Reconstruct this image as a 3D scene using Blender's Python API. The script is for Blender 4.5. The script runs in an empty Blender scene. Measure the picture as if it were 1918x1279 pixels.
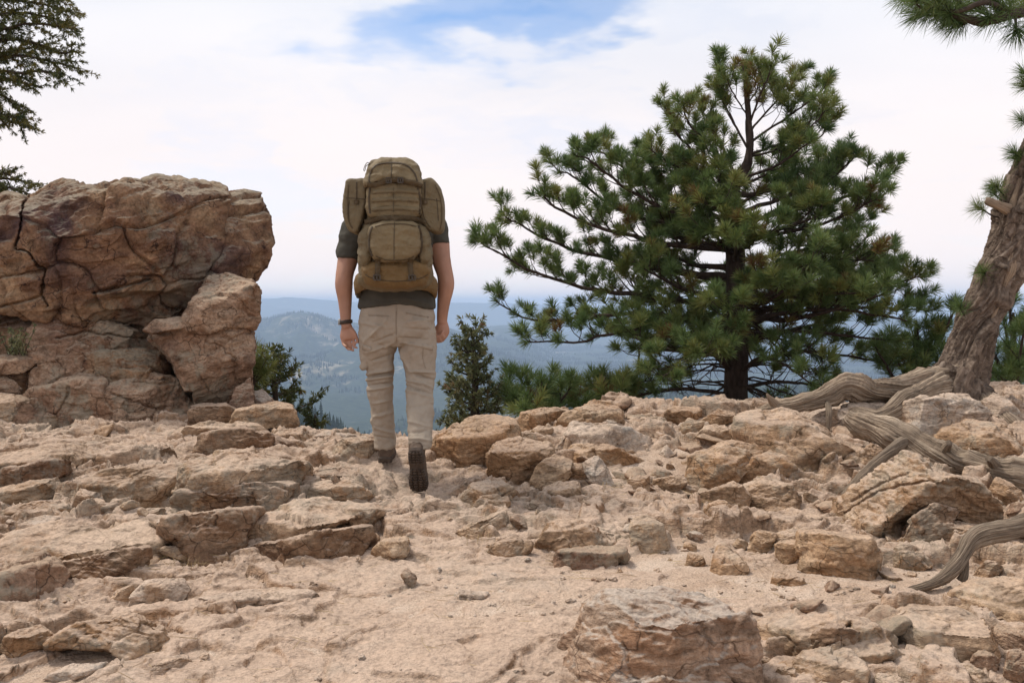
import bpy, math, random
import numpy as np
from mathutils import Vector, Matrix
from mathutils.bvhtree import BVHTree

scene = bpy.context.scene
COL = scene.collection
# ------------------------------------------------------------------ camera
F = 1918 * 35.0 / 36.0          # focal length in photograph pixels
CX, HOR, CZ = 959.0, 568.0, 1.32  # principal column, horizon row, eye height
cd = bpy.data.cameras.new('camera')
cd.lens = 35.0
cd.sensor_width = 36.0
cd.clip_start = 0.05
cd.clip_end = 60000
cd.shift_y = -(639.5 - HOR) / 1918.0
cam = bpy.data.objects.new('camera', cd)
cam.location = (0, 0, CZ)
cam.rotation_euler = (math.radians(90), 0, 0)
COL.objects.link(cam)
scene.camera = cam
scene.view_settings.view_transform = 'Standard'
scene.view_settings.look = 'None'
scene.view_settings.gamma = 1.0
scene.view_settings.exposure = 0.22
scene.view_settings.use_curve_mapping = False
scene.cycles.volume_bounces = 3
scene.cycles.diffuse_bounces = 3
scene.cycles.max_bounces = 6

# ------------------------------------------------------------------ sky and sun
SUN_EL, SUN_AZ = math.radians(58), math.radians(-62)   # azimuth from +Y (forward), negative = left
world = bpy.data.worlds.new('World')
scene.world = world
world.use_nodes = True
wn, wl = world.node_tree.nodes, world.node_tree.links
wn.clear()

def nd(nodes, typ, **kw):
    n = nodes.new(typ)
    for k, v in kw.items():
        setattr(n, k, v)
    return n

def ramp(nodes, stops, interp='LINEAR'):
    r = nodes.new('ShaderNodeValToRGB')
    r.color_ramp.interpolation = interp
    e = r.color_ramp.elements
    while len(e) < len(stops):
        e.new(0.5)
    for q, (p, c) in zip(e, stops):
        q.position = p
        q.color = (c[0], c[1], c[2], 1) if hasattr(c, '__len__') else (c, c, c, 1)
    return r

out = nd(wn, 'ShaderNodeOutputWorld')
sky = nd(wn, 'ShaderNodeTexSky', sky_type='NISHITA')
sky.sun_disc = False
sky.sun_elevation = SUN_EL
sky.sun_rotation = SUN_AZ
sky.altitude = 2000
sky.dust_density = 1.5
sky.ozone_density = 2.0
bg_sky = nd(wn, 'ShaderNodeBackground'); bg_sky.inputs['Strength'].default_value = 0.15
wl.new(sky.outputs['Color'], bg_sky.inputs['Color'])
tc = nd(wn, 'ShaderNodeTexCoord')
sep = nd(wn, 'ShaderNodeSeparateXYZ'); wl.new(tc.outputs['Generated'], sep.inputs[0])
# the cloud deck as a flat layer: direction / height, so cloud bands narrow toward the horizon
zc = nd(wn, 'ShaderNodeMath', operation='MAXIMUM'); wl.new(sep.outputs['Z'], zc.inputs[0]); zc.inputs[1].default_value = 0.0
za = nd(wn, 'ShaderNodeMath', operation='ADD'); wl.new(zc.outputs[0], za.inputs[0]); za.inputs[1].default_value = 0.16
zcomb = nd(wn, 'ShaderNodeCombineXYZ')
for a in 'XYZ':
    wl.new(za.outputs[0], zcomb.inputs[a])
deck = nd(wn, 'ShaderNodeVectorMath', operation='DIVIDE')
wl.new(tc.outputs['Generated'], deck.inputs[0]); wl.new(zcomb.outputs[0], deck.inputs[1])
# open blue gap in the cloud deck
gap = nd(wn, 'ShaderNodeMapping'); gap.vector_type = 'TEXTURE'
gap.inputs['Location'].default_value = (-0.05, 2.14, 0)
gap.inputs['Rotation'].default_value = (0, 0, math.radians(-47))
gap.inputs['Scale'].default_value = (0.56, 0.26, 1.0)
warpn = nd(wn, 'ShaderNodeTexNoise'); warpn.inputs['Scale'].default_value = 3.2; warpn.inputs['Detail'].default_value = 4
wl.new(deck.outputs[0], warpn.inputs['Vector'])
ws = nd(wn, 'ShaderNodeVectorMath', operation='MULTIPLY_ADD')
wl.new(warpn.outputs['Color'], ws.inputs[0]); ws.inputs[1].default_value = (0.9, 0.9, 0); ws.inputs[2].default_value = (-0.45, -0.45, 0)
wadd = nd(wn, 'ShaderNodeVectorMath', operation='ADD'); wl.new(deck.outputs[0], wadd.inputs[0]); wl.new(ws.outputs[0], wadd.inputs[1])
wflat = nd(wn, 'ShaderNodeVectorMath', operation='MULTIPLY'); wl.new(wadd.outputs[0], wflat.inputs[0]); wflat.inputs[1].default_value = (1, 1, 0)
wl.new(wflat.outputs[0], gap.inputs['Vector'])
gl = nd(wn, 'ShaderNodeVectorMath', operation='LENGTH'); wl.new(gap.outputs[0], gl.inputs[0])
gr = ramp(wn, [(0.0, 0.0), (0.45, 0.22), (1.0, 1.0)], 'EASE'); wl.new(gl.outputs['Value'], gr.inputs[0])
# thin veils: broken cover all over the deck
veil = nd(wn, 'ShaderNodeTexNoise'); veil.inputs['Scale'].default_value = 1.3; veil.inputs['Detail'].default_value = 4; veil.inputs['Roughness'].default_value = 0.55
wl.new(wadd.outputs[0], veil.inputs['Vector'])
vr = ramp(wn, [(0.34, 0.80), (0.50, 1.0)]); wl.new(veil.outputs['Fac'], vr.inputs[0])
cov = nd(wn, 'ShaderNodeMath', operation='MULTIPLY'); wl.new(gr.outputs[0], cov.inputs[0]); wl.new(vr.outputs[0], cov.inputs[1])
# cloud body: soft grey and white
cn = nd(wn, 'ShaderNodeTexNoise'); cn.inputs['Scale'].default_value = 0.9; cn.inputs['Detail'].default_value = 3
cmap = nd(wn, 'ShaderNodeMapping'); cmap.inputs['Scale'].default_value = (1.0, 1.6, 1.0); cmap.inputs['Location'].default_value = (3.1, 1.7, 0)
wl.new(deck.outputs[0], cmap.inputs[0]); wl.new(cmap.outputs[0], cn.inputs['Vector'])
cr = ramp(wn, [(0.30, (0.77, 0.81, 0.90)), (0.52, (0.88, 0.90, 0.97)), (0.70, (0.96, 0.96, 1.0))]); wl.new(cn.outputs['Fac'], cr.inputs[0])
# warm thin cloud towards the horizon
hr = ramp(wn, [(0.0, 1.0), (0.10, 0.85), (0.32, 0.0)], 'EASE'); wl.new(sep.outputs['Z'], hr.inputs[0])
cmix = nd(wn, 'ShaderNodeMix', data_type='RGBA'); wl.new(hr.outputs[0], cmix.inputs[0])
wl.new(cr.outputs[0], cmix.inputs[6]); cmix.inputs[7].default_value = (1.08, 0.975, 0.945, 1)
bg_cl = nd(wn, 'ShaderNodeBackground'); bg_cl.inputs['Strength'].default_value = 0.88
wl.new(cmix.outputs[2], bg_cl.inputs['Color'])
wm = nd(wn, 'ShaderNodeMixShader'); wl.new(cov.outputs[0], wm.inputs[0]); wl.new(bg_sky.outputs[0], wm.inputs[1]); wl.new(bg_cl.outputs[0], wm.inputs[2])
wl.new(wm.outputs[0], out.inputs['Surface'])

sd = bpy.data.lights.new('sun', 'SUN')
sd.energy = 2.9
sd.angle = math.radians(12)
sd.color = (1.0, 0.94, 0.85)
sun = bpy.data.objects.new('sun', sd)
sdir = Vector((math.sin(SUN_AZ) * math.cos(SUN_EL), math.cos(SUN_AZ) * math.cos(SUN_EL), math.sin(SUN_EL)))
sun.rotation_euler = sdir.to_track_quat('Z', 'Y').to_euler()
sun.location = (0, 0, 30)
COL.objects.link(sun)
# ------------------------------------------------------------------ helpers
rng = np.random.default_rng(7)

def P(px, py, d):
    return Vector(((px - CX) / F * d, d, CZ - (py - HOR) / F * d))

def new_obj(name, me, mat=None, parent=None, loc=None):
    o = bpy.data.objects.new(name, me)
    COL.objects.link(o)
    if parent is not None:
        o.parent = parent
        if parent.type == 'EMPTY' or parent.location.length > 0:
            o.matrix_parent_inverse = Matrix.Translation(parent.location).inverted()
    if loc is not None:
        o.location = loc
    if mat is not None and me is not None:
        me.materials.append(mat)
    return o

def tag(o, label=None, cat=None, group=None, kind=None):
    if label: o['label'] = label
    if cat: o['category'] = cat
    if group: o['group'] = group
    if kind: o['kind'] = kind
    return o

def empty(name, loc, label, cat, group=None):
    o = bpy.data.objects.new(name, None)
    o.empty_display_size = 0.1
    o.location = loc
    COL.objects.link(o)
    return tag(o, label, cat, group)

def mesh_np(name, v, f, smooth=True):
    """v (n,3); f (m,3) or (m,4) int array"""
    v = np.asarray(v, dtype=np.float32); f = np.asarray(f, dtype=np.int32)
    me = bpy.data.meshes.new(name)
    k = f.shape[1]
    me.vertices.add(len(v)); me.vertices.foreach_set('co', v.ravel())
    me.loops.add(f.size); me.loops.foreach_set('vertex_index', f.ravel())
    me.polygons.add(len(f))
    me.polygons.foreach_set('loop_start', np.arange(0, f.size, k, dtype=np.int32))
    me.polygons.foreach_set('loop_total', np.full(len(f), k, dtype=np.int32))
    me.polygons.foreach_set('use_smooth', np.full(len(f), smooth, dtype=bool))
    me.update(calc_edges=True)
    return me

def attr(me, name, vals):
    a = me.attributes.new(name, 'FLOAT', 'POINT')
    a.data.foreach_set('value', np.asarray(vals, dtype=np.float32))

def vnormals(v, f):
    n = np.zeros_like(v)
    a = v[f[:, 1]] - v[f[:, 0]]
    b = v[f[:, 2]] - v[f[:, 0]]
    fn = np.cross(a, b)
    for i in range(f.shape[1]):
        for c in range(3):
            n[:, c] += np.bincount(f[:, i], weights=fn[:, c], minlength=len(v))
    return n / (np.linalg.norm(n, axis=1, keepdims=True) + 1e-12)

# --- noise
_perm = np.random.default_rng(11).permutation(256).astype(np.int64)
_perm = np.concatenate([_perm, _perm, _perm])
_grad = np.random.default_rng(5).normal(size=(256, 3)); _grad /= np.linalg.norm(_grad, axis=1, keepdims=True)

def perlin(p):
    p = np.asarray(p, dtype=np.float64)
    pi = np.floor(p).astype(np.int64); pf = p - pi
    pi &= 255
    u = pf * pf * pf * (pf * (pf * 6 - 15) + 10)
    res = 0
    for dx in (0, 1):
        wx = u[:, 0] if dx else 1 - u[:, 0]
        hx = _perm[(pi[:, 0] + dx) & 255]
        for dy in (0, 1):
            wy = u[:, 1] if dy else 1 - u[:, 1]
            hy = _perm[(hx + pi[:, 1] + dy) & 255]
            for dz in (0, 1):
                wz = u[:, 2] if dz else 1 - u[:, 2]
                g = _grad[_perm[(hy + pi[:, 2] + dz) & 255]]
                res = res + wx * wy * wz * (g[:, 0] * (pf[:, 0] - dx) + g[:, 1] * (pf[:, 1] - dy) + g[:, 2] * (pf[:, 2] - dz))
    return res * 1.6

def fbm(p, octv=4, gain=0.5, lac=2.03):
    s = 0; a = 1.0; q = np.asarray(p, dtype=np.float64)
    for i in range(octv):
        s = s + a * perlin(q)
        q = q * lac + 17.3; a *= gain
    return s

def ridged(p, octv=4, gain=0.5):
    s = 0; a = 1.0; q = np.asarray(p, dtype=np.float64)
    for i in range(octv):
        s = s + a * (1 - 2 * np.abs(perlin(q)))
        q = q * 2.1 + 9.7; a *= gain
    return s

def stair(x, w=0.25):
    k = np.floor(x); t = x - k
    return k + np.clip((t - 0.5) / w + 0.5, 0, 1)

def hash2(ix, iy, k):
    h = (ix * 374761393 + iy * 668265263 + k * 2147483647 * 31 + 1274126177 * (k + 1)) & 0xFFFFFFFF
    h = ((h ^ (h >> 13)) * 1274126177) & 0xFFFFFFFF
    h = ((h ^ (h >> 16)) * 2246822519) & 0xFFFFFFFF
    return ((h ^ (h >> 15)) & 0xFFFFFF) / float(0x1000000)

def worley(x, y, seed=0, jit=0.9):
    """2D: F1, F2, cell centre x,y and integer ids of nearest cell"""
    ix = np.floor(x).astype(np.int64); iy = np.floor(y).astype(np.int64)
    f1 = np.full(x.shape, 9.0); f2 = np.full(x.shape, 9.0)
    cx = np.zeros_like(x); cy = np.zeros_like(y); jx = np.zeros_like(ix); jy = np.zeros_like(iy)
    for dx in (-1, 0, 1):
        for dy in (-1, 0, 1):
            qx = ix + dx; qy = iy + dy
            px = qx + 0.5 + jit * (hash2(qx, qy, seed) - 0.5)
            py = qy + 0.5 + jit * (hash2(qx, qy, seed + 1) - 0.5)
            d = np.hypot(px - x, py - y)
            n = d < f1
            f2 = np.where(n, f1, np.minimum(f2, d)); f1 = np.where(n, d, f1)
            cx = np.where(n, px, cx); cy = np.where(n, py, cy)
            jx = np.where(n, qx, jx); jy = np.where(n, qy, jy)
    return f1, f2, cx, cy, jx, jy

# --- icosphere cache
_ico = {}
def ico(sub):
    if sub in _ico: return _ico[sub]
    t = (1 + 5 ** 0.5) / 2
    v = np.array([(-1, t, 0), (1, t, 0), (-1, -t, 0), (1, -t, 0), (0, -1, t), (0, 1, t), (0, -1, -t), (0, 1, -t), (t, 0, -1), (t, 0, 1), (-t, 0, -1), (-t, 0, 1)], float)
    v /= np.linalg.norm(v, axis=1, keepdims=True)
    f = np.array([(0, 11, 5), (0, 5, 1), (0, 1, 7), (0, 7, 10), (0, 10, 11), (1, 5, 9), (5, 11, 4), (11, 10, 2), (10, 7, 6), (7, 1, 8), (3, 9, 4), (3, 4, 2), (3, 2, 6), (3, 6, 8), (3, 8, 9), (4, 9, 5), (2, 4, 11), (6, 2, 10), (8, 6, 7), (9, 8, 1)], np.int64)
    for _ in range(sub):
        e = np.sort(np.concatenate([f[:, [0, 1]], f[:, [1, 2]], f[:, [2, 0]]]), axis=1)
        key = e[:, 0] * (len(v) + 1) + e[:, 1]
        uq, first, inv = np.unique(key, return_index=True, return_inverse=True)
        m = v[e[first, 0]] + v[e[first, 1]]; m /= np.linalg.norm(m, axis=1, keepdims=True)
        inv = inv.ravel() + len(v); n = len(f)
        a, b, c = inv[:n], inv[n:2 * n], inv[2 * n:]
        v = np.concatenate([v, m])
        f = np.concatenate([np.stack([f[:, 0], a, c], 1), np.stack([f[:, 1], b, a], 1), np.stack([f[:, 2], c, b], 1), np.stack([a, b, c], 1)])
    _ico[sub] = (v, f)
    return v, f

def cr_interp(pts, m):
    """Catmull-Rom through rows of pts (k,c) to m samples"""
    pts = np.asarray(pts, float); k = len(pts)
    t = np.linspace(0, k - 1, m); i = np.minimum(t.astype(int), k - 2); u = (t - i)[:, None]
    p0 = pts[np.maximum(i - 1, 0)]; p1 = pts[i]; p2 = pts[i + 1]; p3 = pts[np.minimum(i + 2, k - 1)]
    return 0.5 * ((2 * p1) + (-p0 + p2) * u + (2 * p0 - 5 * p1 + 4 * p2 - p3) * u ** 2 + (-p0 + 3 * p1 - 3 * p2 + p3) * u ** 3)

def ring_faces(m, n, caps=True):
    i = np.arange(m - 1)[:, None]; j = np.arange(n)[None, :]
    a = i * n + j; b = i * n + (j + 1) % n; c = (i + 1) * n + (j + 1) % n; d = (i + 1) * n + j
    return np.stack([a, b, c, d], -1).reshape(-1, 4)

class Soup:
    """collects quads (triangles as degenerate-free separate list) of one mesh"""
    def __init__(self): self.v = []; self.f = []; self.n = 0
    def add(self, v, f):
        v = np.asarray(v, float)
        self.v.append(v)
        for r in (f if isinstance(f, list) else [f]): self.f.append(np.asarray(r, int) + self.n)
        self.n += len(v)
    def mesh(self, name, smooth=True):
        v = np.concatenate(self.v)
        tri = [f for f in self.f if f.shape[1] == 3]; quad = [f for f in self.f if f.shape[1] == 4]
        fs = list(tri)
        for q in quad:
            fs.append(q[:, [0, 1, 2]]); fs.append(q[:, [0, 2, 3]])
        return mesh_np(name, v, np.concatenate(fs), smooth)

def tube_arrays(pts, rad, n=8, m=None, flat=None, up=None, cap=True):
    """tapered tube through pts with radius rad; returns v, [quads, tris]"""
    pts = np.asarray([tuple(p) for p in pts], float); rad = np.asarray(rad, float)
    if m:
        q = cr_interp(np.concatenate([pts, rad[:, None]], 1), m); pts = q[:, :3]; rad = np.maximum(q[:, 3], 1e-4)
    k = len(pts)
    tan = np.gradient(pts, axis=0); tan /= np.linalg.norm(tan, axis=1, keepdims=True) + 1e-12
    u = np.array(up if up is not None else ((0, 0, 1) if abs(tan[0, 2]) < 0.9 else (1, 0, 0)), float)
    A = np.zeros((k, 3)); B = np.zeros((k, 3))
    for i in range(k):
        u = u - tan[i] * np.dot(u, tan[i]); u /= np.linalg.norm(u) + 1e-12
        A[i] = u; B[i] = np.cross(tan[i], u)
    th = np.arange(n) / n * 2 * math.pi
    fl = 1.0 if flat is None else flat
    v = pts[:, None] + rad[:, None, None] * (np.cos(th)[None, :, None] * A[:, None] * fl + np.sin(th)[None, :, None] * B[:, None])
    v = v.reshape(-1, 3)
    f = ring_faces(k, n)
    if not cap: return v, [f]
    v = np.concatenate([v, pts[:1], pts[-1:]])
    j = np.arange(n)
    c0 = np.stack([(j + 1) % n, j, np.full(n, k * n)], 1)
    c1 = np.stack([(k - 1) * n + j, (k - 1) * n + (j + 1) % n, np.full(n, k * n + 1)], 1)
    return v, [f, c0, c1]

def loft_arrays(secs, n=48, m=80, pw=2.3):
    """secs rows: cx,cy,cz, rx, ry, tilt axis: rings horizontal-ish given by (rx along X, ry along Y), with dz slope sx, sy"""
    s = cr_interp(np.asarray(secs, float), m)
    th = np.arange(n) / n * 2 * math.pi
    c, sn = np.cos(th), np.sin(th)
    c = np.sign(c) * np.abs(c) ** (2 / pw); sn = np.sign(sn) * np.abs(sn) ** (2 / pw)
    x = s[:, 0:1] + s[:, 3:4] * c; y = s[:, 1:2] + s[:, 4:5] * sn
    z = s[:, 2:3] + s[:, 5:6] * s[:, 3:4] * c + s[:, 6:7] * s[:, 4:5] * sn
    v = np.stack([x, y, z], -1).reshape(-1, 3)
    f = ring_faces(m, n)
    v = np.concatenate([v, s[:1, :3], s[-1:, :3]])
    j = np.arange(n)
    return v, [f, np.stack([(j + 1) % n, j, np.full(n, m * n)], 1), np.stack([(m - 1) * n + j, (m - 1) * n + (j + 1) % n, np.full(n, m * n + 1)], 1)]

def get_np(me):
    v = np.empty(len(me.vertices) * 3, np.float32); me.vertices.foreach_get('co', v); v = v.reshape(-1, 3).astype(float)
    me.calc_loop_triangles()
    t = np.empty(len(me.loop_triangles) * 3, np.int32); me.loop_triangles.foreach_get('vertices', t)
    return v, t.reshape(-1, 3)

def remesh(me, voxel, smooth_iter=4):
    o = bpy.data.objects.new('tmp', me); COL.objects.link(o)
    md = o.modifiers.new('r', 'REMESH'); md.mode = 'VOXEL'; md.voxel_size = voxel; md.use_smooth_shade = True
    dg = bpy.context.evaluated_depsgraph_get()
    m2 = bpy.data.meshes.new_from_object(o.evaluated_get(dg))
    bpy.data.objects.remove(o)
    v, t = get_np(m2)
    e = np.unique(np.sort(np.concatenate([t[:, [0, 1]], t[:, [1, 2]], t[:, [2, 0]]]), axis=1), axis=0)
    deg = np.bincount(e.ravel(), minlength=len(v))[:, None]
    for _ in range(smooth_iter):
        s = np.zeros_like(v)
        for c in range(3):
            s[:, c] = np.bincount(e[:, 0], v[e[:, 1], c], len(v)) + np.bincount(e[:, 1], v[e[:, 0], c], len(v))
        v = v * 0.4 + 0.6 * s / np.maximum(deg, 1)
    return v, t

def box_arrays(c, h, R=None):
    s = np.array([(-1, -1, -1), (1, -1, -1), (1, 1, -1), (-1, 1, -1), (-1, -1, 1), (1, -1, 1), (1, 1, 1), (-1, 1, 1)], float) * np.asarray(h, float)
    if R is not None: s = s @ np.asarray(R, float).T
    f = np.array([(3, 2, 1, 0), (4, 5, 6, 7), (0, 1, 5, 4), (1, 2, 6, 5), (2, 3, 7, 6), (3, 0, 4, 7)])
    return s + np.asarray(c, float), f

# ------------------------------------------------------------------ materials
def new_mat(name):
    m = bpy.data.materials.new(name); m.use_nodes = True
    n, l = m.node_tree.nodes, m.node_tree.links
    b = n['Principled BSDF']
    b.inputs['Roughness'].default_value = 0.85
    b.inputs['Specular IOR Level'].default_value = 0.25
    return m, n, l, b

def noise(n, l, vec, scale, detail=5, rough=0.55, dist=0.0):
    t = nd(n, 'ShaderNodeTexNoise')
    t.inputs['Scale'].default_value = scale; t.inputs['Detail'].default_value = detail
    t.inputs['Roughness'].default_value = rough; t.inputs['Distortion'].default_value = dist
    l.new(vec, t.inputs['Vector'])
    return t.outputs['Fac']

def mixc(n, l, fac, a, b, mode='MIX'):
    m = nd(n, 'ShaderNodeMix', data_type='RGBA', blend_type=mode)
    for s, i in ((fac, 0), (a, 6), (b, 7)):
        if hasattr(s, 'is_output'): l.new(s, m.inputs[i])
        elif i == 0: m.inputs[0].default_value = s
        else: m.inputs[i].default_value = (s[0], s[1], s[2], 1)
    return m.outputs[2]

def math_n(n, l, op, a, b=None):
    m = nd(n, 'ShaderNodeMath', operation=op)
    for i, s in enumerate((a, b)):
        if s is None: continue
        if hasattr(s, 'is_output'): l.new(s, m.inputs[i])
        else: m.inputs[i].default_value = s
    return m.outputs[0]

def bump_chain(n, l, b, items):
    """items: (height, strength, distance) summed in metres into one bump"""
    tot = None
    for h, st, dist in items:
        t = math_n(n, l, 'MULTIPLY', h, st * dist)
        tot = t if tot is None else math_n(n, l, 'ADD', tot, t)
    u = nd(n, 'ShaderNodeBump'); u.inputs['Strength'].default_value = 1.0; u.inputs['Distance'].default_value = 1.0
    l.new(tot, u.inputs['Height'])
    l.new(u.outputs[0], b.inputs['Normal'])

def rock_material(name, c1, c2, c3, dust_lit=(0.485, 0.362, 0.276), dust_lit_amt=0.6, lichen=0.35, dirt_attr=False, lich_col=(0.33, 0.31, 0.25), grain=(1.0, 1.0, 2.6)):
    m, n, l, b = new_mat(name)
    g = nd(n, 'ShaderNodeNewGeometry')
    pos = g.outputs['Position']
    mp = nd(n, 'ShaderNodeMapping'); mp.inputs['Scale'].default_value = grain; mp.inputs['Rotation'].default_value = (0.35, 0.3, 0.4)
    l.new(pos, mp.inputs[0])
    n1 = noise(n, l, mp.outputs[0], 1.7, 4, 0.6, 0.6)
    r1 = ramp(n, [(0.30, c2), (0.50, c1), (0.70, c3)]); l.new(n1, r1.inputs[0])
    n2 = noise(n, l, mp.outputs[0], 6.5, 6, 0.65, 0.6)
    r2 = ramp(n, [(0.32, 0.48), (0.50, 1.0), (0.68, 1.32)]); l.new(n2, r2.inputs[0])
    col = mixc(n, l, 1.0, r1.outputs[0], r2.outputs[0], 'MULTIPLY')
    # rusty stains
    n3 = noise(n, l, pos, 3.3, 3, 0.6, 0.8)
    r3 = ramp(n, [(0.52, 0.0), (0.66, 0.55)]); l.new(n3, r3.inputs[0])
    col = mixc(n, l, r3.outputs[0], col, (c2[0] * 1.05, c2[1] * 0.86, c2[2] * 0.62))
    # fine mineral speckle
    n4 = noise(n, l, pos, 55, 3, 0.7)
    r4 = ramp(n, [(0.34, 0.60), (0.5, 1.0), (0.66, 1.28)]); l.new(n4, r4.inputs[0])
    col = mixc(n, l, 0.8, col, r4.outputs[0], 'MULTIPLY')
    # hairline fractures
    vo = nd(n, 'ShaderNodeTexVoronoi', feature='DISTANCE_TO_EDGE'); vo.inputs['Scale'].default_value = 3.3
    wv = nd(n, 'ShaderNodeVectorMath', operation='MULTIPLY_ADD')
    nw = nd(n, 'ShaderNodeTexNoise'); nw.inputs['Scale'].default_value = 2.3; nw.inputs['Detail'].default_value = 4; l.new(pos, nw.inputs['Vector'])
    l.new(nw.outputs['Color'], wv.inputs[0]); wv.inputs[1].default_value = (0.9, 0.9, 0.9); l.new(mp.outputs[0], wv.inputs[2])
    l.new(wv.outputs[0], vo.inputs['Vector'])
    rv = ramp(n, [(0.0, 0.0), (0.022, 1.0)]); l.new(vo.outputs['Distance'], rv.inputs[0])
    msk = n3
    rm = ramp(n, [(0.44, 0.0), (0.54, 1.0)]); l.new(msk, rm.inputs[0])
    fr = math_n(n, l, 'MAXIMUM', rv.outputs[0], math_n(n, l, 'SUBTRACT', 1.0, rm.outputs[0]))
    col = mixc(n, l, fr, (c2[0] * 0.35, c2[1] * 0.33, c2[2] * 0.3), col)
    # lichen
    n5 = noise(n, l, pos, 9, 5, 0.72)
    n6 = noise(n, l, pos, 1.2, 2)
    lm = math_n(n, l, 'MULTIPLY', n5, n6)
    rl = ramp(n, [(0.27, 0.0), (0.33, lichen)]); l.new(lm, rl.inputs[0])
    col = mixc(n, l, rl.outputs[0], col, lich_col)
    # dusty trail coat on what faces up; its paleness also paints lit tops
    sp = nd(n, 'ShaderNodeSeparateXYZ'); l.new(g.outputs['Normal'], sp.inputs[0])
    dn = math_n(n, l, 'ADD', sp.outputs['Z'], math_n(n, l, 'MULTIPLY', math_n(n, l, 'SUBTRACT', n2, 0.5), 0.9))
    rd = ramp(n, [(0.55, 0.0), (0.95, dust_lit_amt)]); l.new(dn, rd.inputs[0])
    dcol = mixc(n, l, 0.6, dust_lit, r4.outputs[0], 'MULTIPLY')
    col = mixc(n, l, rd.outputs[0], col, dcol)
    hb = [(n2, 0.75, 0.035), (noise(n, l, mp.outputs[0], 24, 4, 0.65), 1.0, 0.014), (n4, 0.8, 0.004)]
    if dirt_attr:
        at = nd(n, 'ShaderNodeAttribute', attribute_name='dirt')
        nn = n5
        dm = math_n(n, l, 'ADD', at.outputs['Fac'], math_n(n, l, 'MULTIPLY', math_n(n, l, 'SUBTRACT', nn, 0.5), 0.7))
        ra = ramp(n, [(0.38, 0.0), (0.62, 1.0)]); l.new(dm, ra.inputs[0])
        p1 = n3
        rp = ramp(n, [(0.32, (0.365, 0.255, 0.180)), (0.5, (0.435, 0.318, 0.234)), (0.68, (0.51, 0.395, 0.305))]); l.new(p1, rp.inputs[0])
        g1 = noise(n, l, pos, 130, 2, 0.7)
        rg = ramp(n, [(0.3, 0.58), (0.5, 1.0), (0.7, 1.25)]); l.new(g1, rg.inputs[0])
        soil = mixc(n, l, 1.0, rp.outputs[0], rg.outputs[0], 'MULTIPLY')
        g2 = noise(n, l, pos, 34, 4, 0.7)
        rs = ramp(n, [(0.60, 0.0), (0.70, 0.5)]); l.new(g2, rs.inputs[0])
        soil = mixc(n, l, rs.outputs[0], soil, (0.26, 0.17, 0.11))
        col = mixc(n, l, ra.outputs[0], col, soil)
        hb += [(g2, 0.55, 0.012), (g1, 0.75, 0.004)]
    l.new(col, b.inputs['Base Color'])
    b.inputs['Roughness'].default_value = 0.92
    b.inputs['Specular IOR Level'].default_value = 0.15
    bump_chain(n, l, b, hb)
    return m

M = {}
M['ground'] = rock_material('dusty_bedrock', (0.345, 0.228, 0.148), (0.235, 0.142, 0.085), (0.45, 0.33, 0.235), dust_lit_amt=0.75, dirt_attr=True)
M['tan'] = rock_material('tan_gneiss', (0.335, 0.222, 0.138), (0.235, 0.142, 0.080), (0.43, 0.315, 0.215))
M['orange'] = rock_material('orange_gneiss', (0.350, 0.225, 0.133), (0.250, 0.145, 0.078), (0.43, 0.312, 0.208), dust_lit_amt=0.45)
M['brown'] = rock_material('brown_gneiss', (0.215, 0.132, 0.080), (0.140, 0.080, 0.050), (0.29, 0.195, 0.125), dust_lit_amt=0.55)
M['pale'] = rock_material('pale_gneiss', (0.43, 0.33, 0.25), (0.32, 0.225, 0.155), (0.52, 0.43, 0.345), dust_lit_amt=0.5, lich_col=(0.36, 0.36, 0.33))
M['grey'] = rock_material('grey_lichened_gneiss', (0.32, 0.212, 0.142), (0.245, 0.145, 0.095), (0.38, 0.285, 0.21), dust_lit=(0.42, 0.355, 0.295), dust_lit_amt=0.75, lichen=0.6, lich_col=(0.25, 0.245, 0.225))
M['red'] = rock_material('red_brown_granite', (0.185, 0.103, 0.060), (0.066, 0.038, 0.036), (0.295, 0.188, 0.108), dust_lit=(0.29, 0.25, 0.185), dust_lit_amt=0.65, lichen=0.35, lich_col=(0.25, 0.23, 0.17), grain=(1, 1, 1.2))
M['redpale'] = rock_material('rose_granite', (0.275, 0.172, 0.112), (0.155, 0.090, 0.062), (0.36, 0.25, 0.17), dust_lit=(0.40, 0.30, 0.215), dust_lit_amt=0.6, lichen=0.5, lich_col=(0.29, 0.265, 0.20), grain=(1, 1, 1.8))

def simple_mat(name, col, var=0.2, scale=20, rough=0.85, bump=0.2, bdist=0.003, stretch=(1, 1, 1), spec=0.25, sheen=0.0):
    m, n, l, b = new_mat(name)
    t = nd(n, 'ShaderNodeTexCoord')
    mp = nd(n, 'ShaderNodeMapping'); mp.inputs['Scale'].default_value = stretch; l.new(t.outputs['Object'], mp.inputs[0])
    f = noise(n, l, mp.outputs[0], scale, 6, 0.6)
    r = ramp(n, [(0.3, [c * (1 - var) for c in col]), (0.7, [c * (1 + var) for c in col])]); l.new(f, r.inputs[0])
    l.new(r.outputs[0], b.inputs['Base Color'])
    b.inputs['Roughness'].default_value = rough
    b.inputs['Specular IOR Level'].default_value = spec
    if sheen: b.inputs['Sheen Weight'].default_value = sheen
    f2 = noise(n, l, mp.outputs[0], scale * 5, 4, 0.6)
    bump_chain(n, l, b, [(f, bump, bdist * 3), (f2, bump, bdist)])
    return m
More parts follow.
